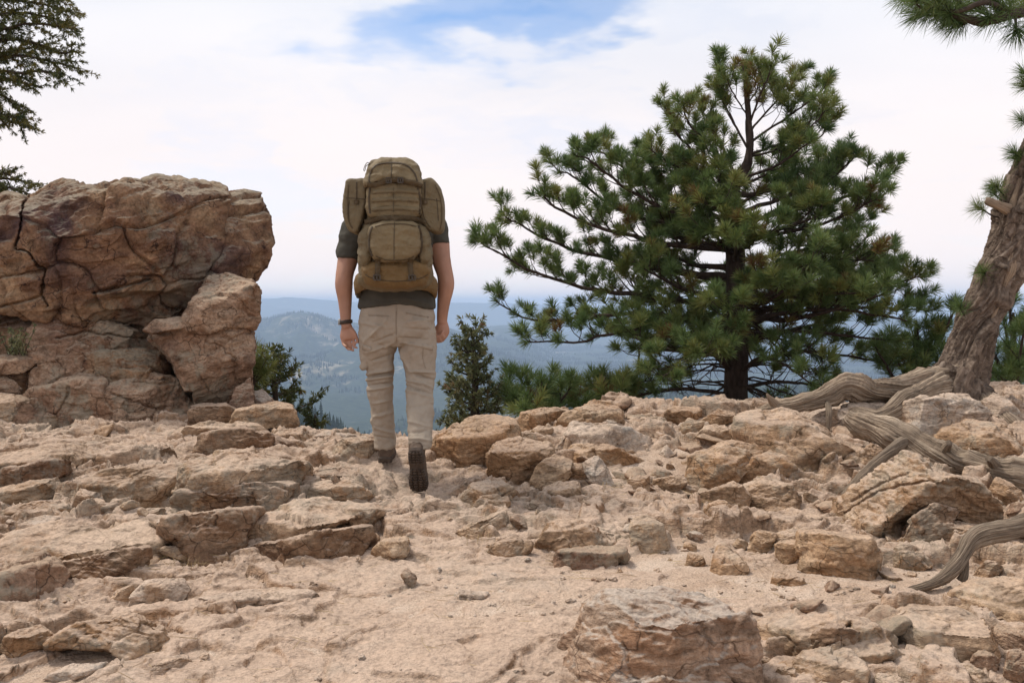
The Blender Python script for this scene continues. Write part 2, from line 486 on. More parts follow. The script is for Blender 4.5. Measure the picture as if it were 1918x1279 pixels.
# ------------------------------------------------------------------ ground (rocky summit)
def zpy(d, py): return CZ - (py - HOR) / F * d
_cols = {
    -600: ([(3.25, 1279), (4.1, 1085), (4.6, 1005), (5.3, 925), (6.0, 870), (7.0, 815), (7.6, 795)], [(9.5, 0.40), (12, -0.6), (16, -3.0)]),
    0:    ([(3.25, 1279), (4.1, 1090), (4.6, 1010), (5.3, 930), (6.0, 872), (7.0, 815), (7.6, 795)], [(9.5, 0.35), (12, -0.8), (16, -3.5)]),
    300:  ([(3.25, 1279), (4.1, 1088), (4.7, 1000), (5.3, 930), (6.0, 870), (7.0, 812), (7.5, 797)], [(9.0, 0.30), (11, -0.6), (16, -4.0)]),
    560:  ([(3.25, 1279), (4.1, 1085), (4.9, 985), (5.5, 920), (6.1, 866), (6.8, 818), (7.2, 802)], [(8.2, 0.30), (10, -0.8), (16, -5.0)]),
    720:  ([(3.25, 1279), (4.1, 1090), (4.9, 990), (5.6, 930), (6.03, 870), (6.4, 842), (6.6, 833)], [(7.5, 0.20), (9.5, -1.0), (16, -5.5)]),
    800:  ([(3.25, 1279), (4.1, 1090), (4.9, 995), (5.6, 935), (6.03, 885), (6.4, 848), (6.7, 828)], [(7.5, 0.25), (9.5, -0.8), (16, -5.5)]),
    960:  ([(3.25, 1279), (4.1, 1090), (4.9, 992), (5.6, 928), (6.1, 882), (6.6, 835), (7.2, 800)], [(8.0, 0.38), (10, -0.4), (16, -4.5)]),
    1200: ([(3.25, 1279), (4.1, 1092), (4.9, 995), (5.6, 928), (6.1, 882), (6.6, 835), (7.4, 785)], [(8.2, 0.44), (10, -0.15), (16, -4.0)]),
    1500: ([(3.25, 1279), (4.1, 1098), (4.9, 1003), (5.6, 928), (6.2, 860), (6.8, 812), (7.4, 778)], [(8.2, 0.50), (10, -0.10), (16, -4.0)]),
    1850: ([(3.25, 1279), (4.0, 1112), (4.7, 1012), (5.4, 925), (6.0, 856), (6.6, 798), (7.2, 752)], [(8.0, 0.62), (10, 0.15), (16, -3.0)]),
    2500: ([(3.25, 1279), (4.0, 1108), (4.7, 1005), (5.4, 915), (6.0, 846), (6.6, 788), (7.2, 745)], [(8.0, 0.66), (10, 0.30), (16, -2.6)]),
}
_cpx = np.array(sorted(_cols), float)
_yy = np.arange(-8, 42, 0.04)
_tab = []
for c in sorted(_cols):
    a, t = _cols[c]
    dd = [-8, 0, 2.2] + [d for d, p in a] + [d for d, z in t] + [25, 42]
    zz = [-0.22, -0.10, 0.0] + [zpy(d, p) for d, p in a] + [z for d, z in t] + [-12, -28]
    q = np.interp(_yy, dd, zz)
    k = np.hanning(17); k /= k.sum()
    _tab.append(np.convolve(np.pad(q, 8, 'edge'), k, 'valid'))
_tab = np.array(_tab)

def base_z(x, y):
    x = np.asarray(x, float); y = np.asarray(y, float)
    px = np.clip(CX + F * x / np.maximum(y, 2.6), -599, 2499)
    i = np.clip(np.searchsorted(_cpx, px) - 1, 0, len(_cpx) - 2)
    u = (px - _cpx[i]) / (_cpx[i + 1] - _cpx[i]); u = u * u * (3 - 2 * u)
    j = np.clip((y + 8) / 0.04, 0, len(_yy) - 2); jj = j.astype(int); w = j - jj
    za = _tab[i, jj] * (1 - w) + _tab[i, jj + 1] * w
    zb = _tab[i + 1, jj] * (1 - w) + _tab[i + 1, jj + 1] * w
    return za * (1 - u) + zb * u

def hit_base(px, py):
    d = np.arange(2.6, 9.0, 0.01)
    zr = CZ - (py - HOR) / F * d
    g = base_z((px - CX) / F * d, d)
    k = np.nonzero(g >= zr)[0]
    return float(d[k[0]]) if len(k) else 7.6

def blob(x, y, cx, cy, sx, sy):
    return np.exp(-((x - cx) / sx) ** 2 - ((y - cy) / sy) ** 2)

FEET = [((721 - CX) / F * 6.1, 6.12, 0.22), ((785 - CX) / F * 5.72, 5.66, 0.24)]
def ground_fields(x, y):
    b = base_z(x, y) - 0.08 * blob(x, y, -1.7, 3.95, 0.9, 0.25) - 0.03 * blob(x, y, -0.8, 4.25, 0.9, 0.2)
    P3 = np.stack([x, y, np.zeros_like(x)], 1)
    wx = fbm(P3 * 1.1 + 3.1, 4) * 0.30; wy = fbm(P3 * 1.1 + 41.7, 4) * 0.22
    zr = b.copy(); crack = np.zeros_like(b)
    calm = 1 - 0.72 * np.clip(blob(x, y, -0.3, 3.2, 1.5, 0.75) + 0.9 * blob(x, y, -0.5, 4.2, 0.9, 0.5) + 0.8 * blob(x, y, 1.0, 4.15, 1.0, 0.4), 0, 1)
    for sc, asp, amp, tilt, flat, seed in ((1.05, 2.0, 0.060, 0.07, 0.62, 3), (2.7, 1.7, 0.036, 0.14, 0.45, 21), (6.5, 1.4, 0.018, 0.30, 0.25, 57), (15.0, 1.3, 0.007, 0.34, 0.1, 83)):
        k = 1.0 / sc ** 0.5
        ux = (x + wx * k * 1.4) * sc; uy = (y + wy * k * 1.4) * sc * asp
        f1, f2, cx, cy, jx, jy = worley(ux, uy, seed)
        bc = base_z(cx / sc - wx * 0, cy / (sc * asp))
        h = (hash2(jx, jy, seed + 5) - 0.42) * 2 * amp
        tx = (hash2(jx, jy, seed + 6) - 0.5) * tilt * 2; ty = (hash2(jx, jy, seed + 7) - 0.35) * tilt * 2
        lx = (ux - cx) / sc; ly = (uy - cy) / (sc * asp)
        edge = np.clip((f2 - f1) / 0.07, 0, 1)
        zr = zr + (1 - flat * 0 ) * (flat * np.clip(bc - b, -0.10, 0.10) * (1.0 if sc < 2 else 0.5) + h + tx * lx + ty * ly) * (0.35 + 0.65 * edge) * calm
        crack = np.maximum(crack, (1 - np.clip((f2 - f1) / 0.05, 0, 1)) * amp * 0.30)
    zr = zr - crack * calm
    rough = fbm(P3 * 5.0, 5, 0.55) * 0.010 + ridged(P3 * np.array([7.0, 16.0, 1]), 3) * 0.0045
    zr = zr + rough * (0.4 + 0.6 * calm)
    # trodden soil between the rock
    path = -0.045 + 0.062 * blob(x, y, -0.15, 3.3, 1.3, 0.8) + 0.042 * blob(x, y, 0.6, 4.2, 1.5, 0.5) - 0.02 * blob(x, y, -0.9, 4.35, 1.1, 0.28) \
        + 0.02 * blob(x, y, 1.0, 4.9, 0.5, 0.5) + 0.025 * blob(x, y, 1.7, 5.4, 0.45, 0.5) + 0.05 * blob(x, y, 1.6, 3.95, 0.9, 0.3) \
        + 0.03 * blob(x, y, -0.35, 5.1, 0.35, 0.7) + 0.02 * blob(x, y, 0.9, 6.6, 0.7, 0.4) - 0.04 * blob(x, y, -2.4, 6, 1.2, 1.3)
    zd = b + path + fbm(P3 * 1.7 + 9, 3) * 0.018 + fbm(P3 * 13, 4, 0.6) * 0.0045 + np.maximum(fbm(P3 * 34, 2), 0.25) * 0.004
    k = 0.012
    h = np.clip(0.5 + 0.5 * (zd - zr) / k, 0, 1)
    z = zr * (1 - h) + zd * h + k * h * (1 - h)
    # trodden footholds
    for fx, fy, w_ in FEET:
        k_ = np.exp(-(((x - fx) ** 2 + (y - fy) ** 2) / w_ ** 2) ** 2)
        z = z * (1 - k_) + (b + 0.15 * (z - b) - 0.03) * k_
    return z, np.clip(0.5 + (zd - zr) / 0.024, 0, 1)

ys = [-8, -5, -3, -1.5, 0, 1.0, 1.8]
y = 2.3
while y < 8.6:
    ys.append(y); y += 0.0052 + 0.0010 * y
while y < 42:
    ys.append(y); y += 0.02 * (y - 7.6) ** 1.3 + 0.02
ys.append(42)
ys = np.array(ys)
s_in = np.linspace(-1.22, 1.22, 720)
ext = np.array([1.26, 1.32, 1.4, 1.55, 1.8, 2.2, 3.0, 4.5, 7, 11])
ss = np.concatenate([-ext[::-1], s_in, ext])
half = 0.30 + 0.513 * np.maximum(ys, 1.5)
X = (ss[None, :] * half[:, None]).ravel(); Y = np.repeat(ys, len(ss))
Z, D = ground_fields(X, Y)
fade = np.clip((Y - 9) / 8, 0, 1)
Z = Z + fade * fbm(np.stack([X, Y, X * 0], 1) * 0.3, 3) * 1.0
m_, n_ = len(ys), len(ss)
i = np.arange(m_ - 1)[:, None]; j = np.arange(n_ - 1)[None, :]
fq = np.stack([i * n_ + j, i * n_ + j + 1, (i + 1) * n_ + j + 1, (i + 1) * n_ + j], -1).reshape(-1, 4)
gme = mesh_np('ground', np.stack([X, Y, Z], 1), fq)
attr(gme, 'dirt', D)
ground = new_obj('ground', gme, M['ground'])
tag(ground, kind='structure')

def ground_z(x, y):
    return ground_fields(np.atleast_1d(np.asarray(x, float)), np.atleast_1d(np.asarray(y, float)))

# ------------------------------------------------------------------ rocks
VIEW = {'L': (0, 760, 0.5005, 0.5005), 'R': (900, 740, 0.5308, 0.5305), 'B': (0, 300, 0.4223, 0.4222), 'O': (0, 0, 1, 1)}

def topx(view, pts):
    ox, oy, sx, sy = VIEW[view]
    return np.array([(ox + a * sx, oy + b * sy) for a, b in pts])

def star_r(uv, theta):
    n = len(uv); q = []
    for a in range(n):
        t = np.linspace(0, 1, 24, endpoint=False)[:, None]
        q.append(uv[a] * (1 - t) + uv[(a + 1) % n] * t)
    q = np.concatenate(q)
    th = np.arctan2(q[:, 1], q[:, 0]); r = np.hypot(q[:, 0], q[:, 1])
    o = np.argsort(th); th = th[o]; r = r[o]
    th = np.concatenate([th - 2 * np.pi, th, th + 2 * np.pi]); r = np.concatenate([r, r, r])
    return np.interp(theta, th, r)

def centroid(p):
    x, y = p[:, 0], p[:, 1]; x1, y1 = np.roll(x, -1), np.roll(y, -1)
    a = x * y1 - x1 * y; A = a.sum() / 2
    return np.array([((x + x1) * a).sum() / (6 * A), ((y + y1) * a).sum() / (6 * A)])

def seg_dist(u, v, poly):
    d = np.full(u.shape, 1e9)
    for (a, b), (c, e) in zip(poly[:-1], poly[1:]):
        L = (c - a) ** 2 + (e - b) ** 2 + 1e-12
        t = np.clip(((u - a) * (c - a) + (v - b) * (e - b)) / L, 0, 1)
        d = np.minimum(d, np.hypot(u - a - t * (c - a), v - b - t * (e - b)))
    return d

def make_rock(name, view, pts, mat, T=None, d=None, lip=0.38, sub=5, seed=0, p=60, cracks=(), tilt=None, planes=(), rough=1.0, parent=None, grow=1.03, sink=0.25, center=None, nfront=7, clefts=(), chips=11, fwd=0.0, blocks=None):
    r = np.random.default_rng(1000 + seed)
    px = topx(view, pts)
    c = centroid(px) if center is None else topx(view, [center])[0]
    wpx = np.ptp(px[:, 0]); hpx = np.ptp(px[:, 1])
    if d is None:
        d0 = hit_base(c[0], px[:, 1].max() - 0.04 * hpx)
    else:
        d0 = d
    s0 = d0 / F
    if T is None:
        T = min(max(0.75 * wpx * s0, 0.9 * hpx * s0), 2.2 * hpx * s0 + 0.1, 0.75)
    dc = d0 + T * 0.42 - fwd if d is None else d0
    s = dc / F
    C = np.array(P(c[0], c[1], dc))
    w = C - np.array([0, 0, CZ]); w /= np.linalg.norm(w)
    u = np.cross(w, (0, 0, 1)); u /= np.linalg.norm(u); v = np.cross(u, w)
    uv = np.stack([(px[:, 0] - c[0]) * s, -(px[:, 1] - c[1]) * s], 1) * grow
    # embedded rocks run down into the ground
    if sink and d is None:
        lo = uv[:, 1] < uv[:, 1].min() * 0.45
        uv[lo, 1] -= sink * hpx * s
    D, fc = ico(sub)
    th = np.arctan2(D[:, 1], D[:, 0])
    size = 0.5 * (wpx + hpx) * s
    rp = star_r(uv, th)
    terms = [np.hypot(D[:, 0], D[:, 1]) / rp]
    pl = []
    for k in range(nfront):
        nv = np.array([r.uniform(-0.85, 0.85), r.uniform(-0.55, 0.55), -1.0]); nv /= np.linalg.norm(nv)
        ext = 0.5 * T * r.uniform(0.72, 1.05) + 0.18 * abs(nv[0]) * wpx * s * 0.5
        pl.append((nv, ext))
    for k in range(3):
        nv = np.array([r.uniform(-0.6, 0.6), r.uniform(-0.5, 0.5), 1.0]); nv /= np.linalg.norm(nv)
        pl.append((nv, 0.5 * T * r.uniform(0.85, 1.1)))
    if lip is not None:
        vt, vb = uv[:, 1].max(), -(px[:, 1].max() - c[1]) * s
        vl = vt - lip * (vt - vb)
        tl = (vt - vl) / (0.46 * T)
        for k in range(3):
            nv = np.array([r.uniform(-0.22, 0.22), 1.0, -tl * r.uniform(0.85, 1.35)])
            # through the lip at the front and the skyline at the back
            dist = vl + nv[2] * (-0.46 * T) * 1.0 + abs(nv[0]) * wpx * s * 0.26
            ln = np.linalg.norm(nv)
            pl.append((nv / ln, max(dist / ln, 0.2 * (vt - vb))))
    for nv, dist in planes:
        nv = np.array(nv, float); nv /= np.linalg.norm(nv); pl.append((nv, dist))
    for nv, dist in pl:
        terms.append(np.maximum(D @ nv, 0) / dist)
    q = np.array(terms)
    rr = 1.0 / (np.sum(q ** p, axis=0) ** (1.0 / p))
    L = D * rr[:, None]
    # broken facets: random planes chip the corners off
    for k in range(chips):
        nv = r.normal(size=3) * np.array([1, 1, 0.9]); nv /= np.linalg.norm(nv)
        e = L @ nv
        lim = e.max() * (r.uniform(0.70, 0.95) if abs(nv[2]) > 0.35 else r.uniform(0.90, 0.985))
        L *= np.where(e > lim, lim / np.maximum(e, 1e-9), 1.0)[:, None]
    n = vnormals(L, fc)
    Wp = L[:, 0:1] * u + L[:, 1:2] * v + L[:, 2:3] * w + C
    so = np.array([seed * 3.7 % 50, seed * 1.9 % 50, seed * 2.3 % 50])
    Q = Wp / size
    bed = np.array([r.uniform(-0.3, 0.3), r.uniform(-0.4, 0.4), 1.0]); bed /= np.linalg.norm(bed)
    h = Q @ bed
    Qa = Q + 1.6 * h[:, None] * bed
    disp = 0.022 * fbm(Q * 1.7 + so, 4, 0.52)
    disp += 0.014 * (stair(2.2 * fbm(Qa * 2.3 + so + 7, 3) + h * 2.0, 0.22) - h * 2.0)
    disp += 0.009 * ridged(Qa * 5 + so, 4, 0.55)
    disp += 0.006 * fbm(Q * 16 + so, 3, 0.6)
    disp *= rough
    if d is None: disp = np.minimum(disp, 0.07)
    L = L + n * (disp * size)[:, None]
    # joint blocks: the face breaks into pieces that sit proud or back of each other
    nb_, ab_ = blocks if blocks else ({4: 4, 5: 8, 6: 16, 7: 46}[sub], 0.026)
    sd3 = L[r.integers(0, len(L), nb_)]
    w1, w2 = fbm(Q * 2.6 + so + 31, 2, 0.6), fbm(Q * 2.6 + so + 62, 2, 0.6)
    Lw = L + 0.11 * size * np.stack([w1, w2, w1 - w2], 1)
    dm2 = np.stack([np.sum((Lw - q_) ** 2 * np.array([1, 1.5, 1]), axis=1) for q_ in sd3], 1)
    own = np.argmin(dm2, axis=1); srt = np.partition(dm2, 1, axis=1)[:, :2]; gap2 = (np.sqrt(srt[:, 1]) - np.sqrt(srt[:, 0])) / size
    of_ = r.uniform(-1, 0.5, nb_); tl_ = r.normal(size=(nb_, 3)) * 0.10
    dB = ab_ * of_[own] * size + np.sum((L - sd3[own]) * tl_[own], axis=1) * 0.8
    dB = np.clip(dB, -2.2 * ab_ * size, 0.7 * ab_ * size) - 0.5 * ab_ * size * np.exp(-(gap2 / 0.018) ** 2)
    L = L + n * dB[:, None]
    for ck in cracks:      # (polyline in view px, width m, depth m)
        poly, wd, dep = ck
        cp = topx(view, poly); cu = np.stack([(cp[:, 0] - c[0]) * s, -(cp[:, 1] - c[1]) * s], 1)
        jx = 0.03 * fbm(np.stack([L[:, 0] * 9, L[:, 1] * 9, L[:, 0] * 0 + seed], 1), 3)
        dd = seg_dist(L[:, 0] + jx, L[:, 1] + jx * 0.6, [tuple(a) for a in cu])
        g = np.exp(-(dd / wd) ** 2) * np.clip(-n[:, 2] * 3 + 0.4, 0, 1)
        L[:, 2] += g * dep
    for (cu_, cv_), (ru_, rv_), dep in clefts:   # broad hollows in the face
        cc = topx(view, [(cu_, cv_)])[0]; a0 = (cc[0] - c[0]) * s; b0 = -(cc[1] - c[1]) * s
        sx_ = ru_ * VIEW[view][2] * s; sy_ = rv_ * VIEW[view][2] * s
        e = np.clip(1 - ((L[:, 0] - a0) / sx_) ** 2 - ((L[:, 1] - b0) / sy_) ** 2, 0, 1)
        e = np.clip(e * 2.2, 0, 1) ** 0.7 * np.clip(-n[:, 2] * 2 + 0.6, 0, 1)
        L[:, 2] += e * dep * (1 + 0.5 * fbm(Q * 4 + so, 3))
    V = L[:, 0:1] * u + L[:, 1:2] * v + L[:, 2:3] * w
    me = mesh_np(name, V, fc)
    o = new_obj(name, me, M[mat], parent, Vector(C))
    return o
# (view, outline, material, sub, extra, label) ; label None -> a stone of the bedrock, child of the ground
BIG = [
 ('boulder', 'B', [(-140, 640), (-150, 250), (-60, 200), (0, 190), (50, 160), (140, 180), (200, 175), (260, 135), (330, 130), (440, 140), (540, 125), (590, 92), (630, 95), (690, 58), (790, 65), (870, 90), (960, 95), (1000, 105), (1090, 90), (1165, 105), (1188, 170), (1190, 230), (1180, 350), (1170, 430), (1100, 530), (1000, 560), (900, 620), (820, 690), (640, 750), (480, 745), (300, 670), (150, 690), (30, 660)],
  'red', dict(d=8.1, T=1.35, sub=7, lip=None, p=60, rough=0.85, center=(520, 400), nfront=0, seed=1, chips=0,
   planes=[((-0.25, -0.30, -1), 0.54), ((0.30, -0.22, -1), 0.55), ((-0.95, 0.05, -1), 0.72), ((0.55, 0.45, -1), 0.60), ((-0.35, 0.6, -1), 0.58), ((0.75, -0.45, -1), 0.72), ((0.05, 0.35, -1), 0.62), ((0, -0.75, -1), 0.62), ((0.9, 0.1, -0.8), 1.05), ((0.2, 1, -0.4), 0.60), ((-0.35, 1, -0.3), 0.56), ((0.9, -0.8, -0.4), 0.98), ((-0.7, 0.2, -1), 0.85)],
   cracks=[([(145, 185), (148, 290), (135, 400), (150, 410), (240, 490), (225, 590), (245, 640)], 0.007, 0.09), ([(0, 660), (120, 630), (215, 600)], 0.010, 0.06), ([(430, 580), (540, 555), (650, 520)], 0.010, 0.06)], blocks=(34, 0.034),
   clefts=[((620, 660), (250, 90), 0.09), ((770, 630), (130, 62), 0.05)]),
  'huge red-brown overhanging boulder crowning the left outcrop, cracked and grey-topped'),
 ('boulder', 'B', [(815, 745), (850, 660), (890, 590), (930, 522), (1000, 512), (1110, 540), (1143, 580), (1138, 680), (1118, 740), (1010, 735), (900, 760)],
  'redpale', dict(d=7.95, T=0.95, sub=6, lip=None, nfront=3, seed=2, planes=[((-0.6, 0.5, -0.8), 0.36), ((0.1, 0.3, -1), 0.42)]), 'tilted rose-grey block under the right end of the overhanging boulder'),
 ('boulder', 'B', [(880, 1085), (870, 950), (890, 760), (1000, 715), (1112, 725), (1118, 830), (1105, 920), (1112, 1010), (1060, 1085), (960, 1095)],
  'redpale', dict(d=7.92, T=0.9, sub=6, lip=None, nfront=5, seed=52, cracks=[([(905, 800), (1000, 840), (1040, 890)], 0.006, 0.03)]), 'tall rose-grey pillar block supporting the tilted block'),
 ('boulder', 'B', [(680, 790), (760, 745), (850, 738), (905, 750), (890, 860), (880, 1000), (820, 1010), (770, 900)],
  'redpale', dict(d=7.86, T=0.8, sub=6, lip=None, nfront=5, seed=53), 'wedge block jammed between the humped rock and the pillar block'),
 ('boulder', 'B', [(130, 900), (140, 780), (180, 690), (250, 640), (330, 645), (440, 715), (520, 745), (650, 770), (690, 850), (560, 880), (400, 870), (250, 900)],
  'redpale', dict(d=8.0, T=1.1, sub=6, lip=None, nfront=4, seed=3, planes=[((0.15, 0.75, -0.8), 0.30), ((-0.4, 0.5, -0.8), 0.36)], cracks=[([(260, 790), (400, 760), (560, 790), (640, 800)], 0.008, 0.05)]), 'humped rose-grey rock beneath the overhanging boulder'),
 ('boulder', 'B', [(380, 990), (400, 900), (440, 850), (560, 838), (680, 850), (740, 880), (800, 980), (700, 1010), (500, 1015)],
  'red', dict(d=7.85, T=0.9, sub=6, lip=None, nfront=5, seed=54, planes=[((0, 0.8, -0.7), 0.22)]), 'reddish ledge rock below the humped rock'),
 ('boulder', 'B', [(130, 1050), (150, 940), (230, 870), (330, 830), (410, 845), (400, 930), (340, 1000), (250, 1040)],
  'redpale', dict(d=7.8, T=0.8, sub=6, lip=None, nfront=5, seed=55, planes=[((-0.5, 0.8, -0.6), 0.24)]), 'slanting lump of rose rock left of the reddish ledge rock'),
 ('boulder', 'B', [(140, 1190), (130, 1090), (160, 1020), (330, 985), (480, 980), (620, 950), (780, 975), (850, 1060), (880, 1175), (700, 1210), (300, 1210)],
  'redpale', dict(d=7.65, T=0.9, sub=6, lip=None, p=60, nfront=4, seed=4, rough=1.1, planes=[((0, 0.7, -0.9), 0.33)],
   cracks=[([(490, 1030), (560, 1065), (640, 1100), (730, 1110)], 0.0060, 0.033), ([(330, 1000), (300, 1090), (250, 1140)], 0.0060, 0.033), ([(600, 985), (700, 1000), (790, 990)], 0.0060, 0.028)]),
  'broad cracked rock base at the foot of the left outcrop'),
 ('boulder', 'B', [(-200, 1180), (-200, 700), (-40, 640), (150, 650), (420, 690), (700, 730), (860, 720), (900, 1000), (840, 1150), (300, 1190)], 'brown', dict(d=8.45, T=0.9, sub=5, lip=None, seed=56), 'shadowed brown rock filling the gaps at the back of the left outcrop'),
 ('rock', 'B', [(645, 752), (690, 708), (800, 698), (838, 702), (825, 742), (680, 768)], 'redpale', dict(d=7.55, T=0.35, sub=5, lip=0.5, seed=5), 'small reddish wedge of rock lodged under the overhanging boulder'),
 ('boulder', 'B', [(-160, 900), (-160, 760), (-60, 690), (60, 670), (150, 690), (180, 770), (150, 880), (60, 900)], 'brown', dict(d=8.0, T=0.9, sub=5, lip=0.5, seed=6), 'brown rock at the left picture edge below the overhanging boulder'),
 ('rock', 'B', [(-30, 940), (-20, 875), (60, 858), (130, 868), (152, 900), (90, 945), (30, 955)], 'redpale', dict(d=7.6, T=0.45, sub=5, lip=0.4, seed=7), 'flat-topped stone on the left edge beside the humped rock'),
 ('rock', 'B', [(-60, 1050), (-50, 945), (20, 950), (88, 1020), (75, 1055), (0, 1065)], 'redpale', dict(d=7.5, T=0.4, sub=5, lip=0.4, seed=8), 'rounded stone at the left edge under the flat-topped stone'),
 ('rock', 'B', [(-60, 1200), (-60, 1050), (0, 1035), (52, 1040), (62, 1090), (40, 1170), (0, 1195)], 'tan', dict(d=7.3, T=0.45, sub=5, lip=0.35, seed=9), 'upright tan stone cut by the left edge at the outcrop foot'),
 ('rock', 'B', [(45, 1170), (60, 1045), (110, 1040), (170, 1065), (245, 1070), (260, 1130), (230, 1190), (120, 1190)], 'redpale', dict(d=7.4, T=0.4, sub=5, lip=0.3, seed=10), 'blocky rose stone at the left foot of the outcrop'),
 ('rock', 'B', [(140, 1180), (160, 1140), (205, 1112), (250, 1135), (280, 1190), (200, 1200)], 'tan', dict(T=0.25, sub=5, lip=0.4, seed=11), 'small tan stone lying before the left outcrop base'),
 ('rock', 'B', [(845, 1185), (850, 1095), (900, 1080), (995, 1085), (1045, 1120), (1020, 1180)], 'brown', dict(d=7.35, T=0.5, sub=5, lip=0.25, seed=12), 'low brown block between the outcrop base and the golden stone'),
 ('rock', 'B', [(1000, 1120), (1050, 1010), (1108, 968), (1125, 1060), (1115, 1120), (1060, 1150)], 'redpale', dict(d=7.5, T=0.35, sub=5, lip=0.7, seed=13), 'pointed pink rock standing against the split pillar'),
 ('rock', 'B', [(1112, 1110), (1115, 1025), (1160, 1015), (1215, 1075), (1210, 1110)], 'grey', dict(d=7.7, T=0.4, sub=5, lip=0.6, seed=14), 'grey lichened stone peeking out behind the golden stone'),
 ('rock', 'B', [(1022, 1180), (1060, 1110), (1140, 1095), (1230, 1073), (1290, 1085), (1315, 1170), (1290, 1185), (1150, 1192)], 'orange', dict(d=7.15, T=0.42, sub=5, lip=0.35, seed=15), 'golden stone with a hollowed front at the outcrop right foot'),
 # --- left terraces
 ('flat_rock', 'L', [(630, 398), (655, 340), (685, 285), (690, 215), (760, 188), (930, 178), (1060, 203), (1150, 233), (1170, 270), (1140, 340), (1060, 378), (990, 402), (940, 378), (880, 372), (760, 392)], 'tan', dict(T=0.75, sub=6, lip=0.44, seed=16, sink=0.05), 'thick overhanging tan slab in the middle of the left ledges'),
 ('flat_rock', 'L', [(738, 190), (742, 115), (790, 88), (930, 86), (1000, 105), (1060, 140), (1170, 158), (1235, 190), (1120, 195), (940, 195)], 'brown', dict(T=0.45, sub=5, lip=0.15, seed=17), 'long dark brown slab face tapering toward the hiker'),
 ('flat_rock', 'L', [(-60, 310), (-50, 190), (40, 172), (160, 163), (300, 163), (338, 190), (325, 240), (240, 268), (120, 290), (40, 305)], 'tan', dict(T=0.7, sub=5, lip=0.40, seed=18), 'wide slab with shaded front at the left edge above a thin ledge'),
 ('flat_rock', 'L', [(-60, 360), (-40, 318), (110, 285), (215, 268), (230, 322), (130, 348), (40, 358)], 'orange', dict(T=0.35, sub=5, lip=0.3, seed=19), 'thin orange ledge at the left edge under the wide slab'),
 ('flat_rock', 'L', [(-60, 610), (-40, 520), (70, 462), (200, 440), (390, 470), (520, 452), (572, 500), (565, 570), (530, 605), (350, 640), (240, 628), (190, 590), (100, 590)], 'tan', dict(T=0.7, sub=5, lip=0.62, seed=20), 'lower-left ledge slab with a dark overhung front'),
 ('rock', 'L', [(-60, 760), (-50, 640), (60, 590), (150, 563), (205, 600), (245, 645), (180, 710), (90, 740)], 'redpale', dict(T=0.5, sub=5, lip=0.35, seed=21), 'rosy rounded rock at the lower left picture edge'),
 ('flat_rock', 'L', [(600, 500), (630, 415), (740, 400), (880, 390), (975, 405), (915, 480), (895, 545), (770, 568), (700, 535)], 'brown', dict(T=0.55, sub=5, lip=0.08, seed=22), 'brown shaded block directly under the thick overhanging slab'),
 ('flat_rock', 'L', [(885, 495), (990, 410), (1100, 370), (1260, 358), (1410, 383), (1437, 405), (1405, 455), (1200, 468), (1080, 505), (910, 520)], 'tan', dict(T=0.62, sub=5, lip=0.55, seed=23), 'flat pale slab stepping right from the brown shaded block'),
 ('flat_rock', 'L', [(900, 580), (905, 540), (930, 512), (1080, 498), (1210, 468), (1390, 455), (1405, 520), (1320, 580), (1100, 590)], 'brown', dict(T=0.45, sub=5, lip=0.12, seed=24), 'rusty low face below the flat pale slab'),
 ('rock', 'L', [(1378, 580), (1400, 535), (1440, 500), (1527, 493), (1532, 548), (1485, 582)], 'orange', dict(T=0.28, sub=5, lip=0.3, seed=25), 'cubic orange stone at the right end of the left ledges'),
 # --- by the hiker
 ('boulder', 'L', [(1612, 250), (1605, 180), (1640, 112), (1740, 58), (1850, 42), (1925, 60), (1935, 110), (1860, 180), (1800, 215), (1740, 248)], 'orange', dict(T=0.55, sub=5, lip=0.30, seed=26), 'golden angular boulder just right of the boots'),
 ('boulder', 'R', [(20, 290), (25, 210), (60, 165), (140, 148), (240, 172), (262, 215), (215, 260), (160, 315), (60, 305)], 'tan', dict(T=0.5, sub=5, lip=0.35, seed=27), 'tan boulder leaning on the golden angular boulder'),
 ('rock', 'R', [(148, 335), (205, 250), (260, 213), (322, 238), (312, 292), (255, 335)], 'orange', dict(T=0.35, sub=5, lip=0.4, seed=28), 'egg-like orange rock in front of the tan boulder'),
 # --- right middle
 ('boulder', 'R', [(720, 310), (735, 222), (800, 200), (860, 163), (960, 168), (1005, 195), (965, 235), (885, 300), (790, 318)], 'orange', dict(T=0.5, sub=5, lip=0.3, seed=29), 'chipped golden rock left of the large sloping tan boulder'),
 ('boulder', 'R', [(890, 310), (960, 225), (1040, 188), (1105, 255), (1070, 305), (950, 320)], 'orange', dict(T=0.4, sub=5, lip=0.3, seed=30), 'broken golden block under the peak of the sloping tan boulder'),
 ('boulder', 'R', [(880, 180), (920, 90), (1060, 53), (1110, 70), (1250, 150), (1325, 185), (1295, 255), (1170, 310), (1090, 280), (980, 200)], 'tan', dict(T=0.8, sub=5, lip=0.35, seed=31), 'large sloping tan boulder in front of the pine'),
 ('boulder', 'R', [(1455, 120), (1510, 30), (1560, 5), (1700, -3), (1795, 62), (1740, 110), (1610, 160), (1520, 140)], 'pale', dict(T=0.6, sub=5, lip=0.3, seed=32), 'pale rounded boulder right below the leaning trunk'),
 ('boulder', 'R', [(1610, 190), (1650, 130), (1740, 88), (1840, 98), (1885, 180), (1930, 260), (1800, 260), (1700, 230)], 'orange', dict(T=0.5, sub=5, lip=0.4, seed=33), 'orange block behind the thick weathered log'),
 ('rock', 'R', [(1765, 60), (1770, 25), (1805, -5), (1850, 8), (1892, 60), (1850, 95), (1790, 90)], 'pale', dict(T=0.35, sub=5, lip=0.4, seed=34), 'pale stone on the skyline right of the trunk base'),
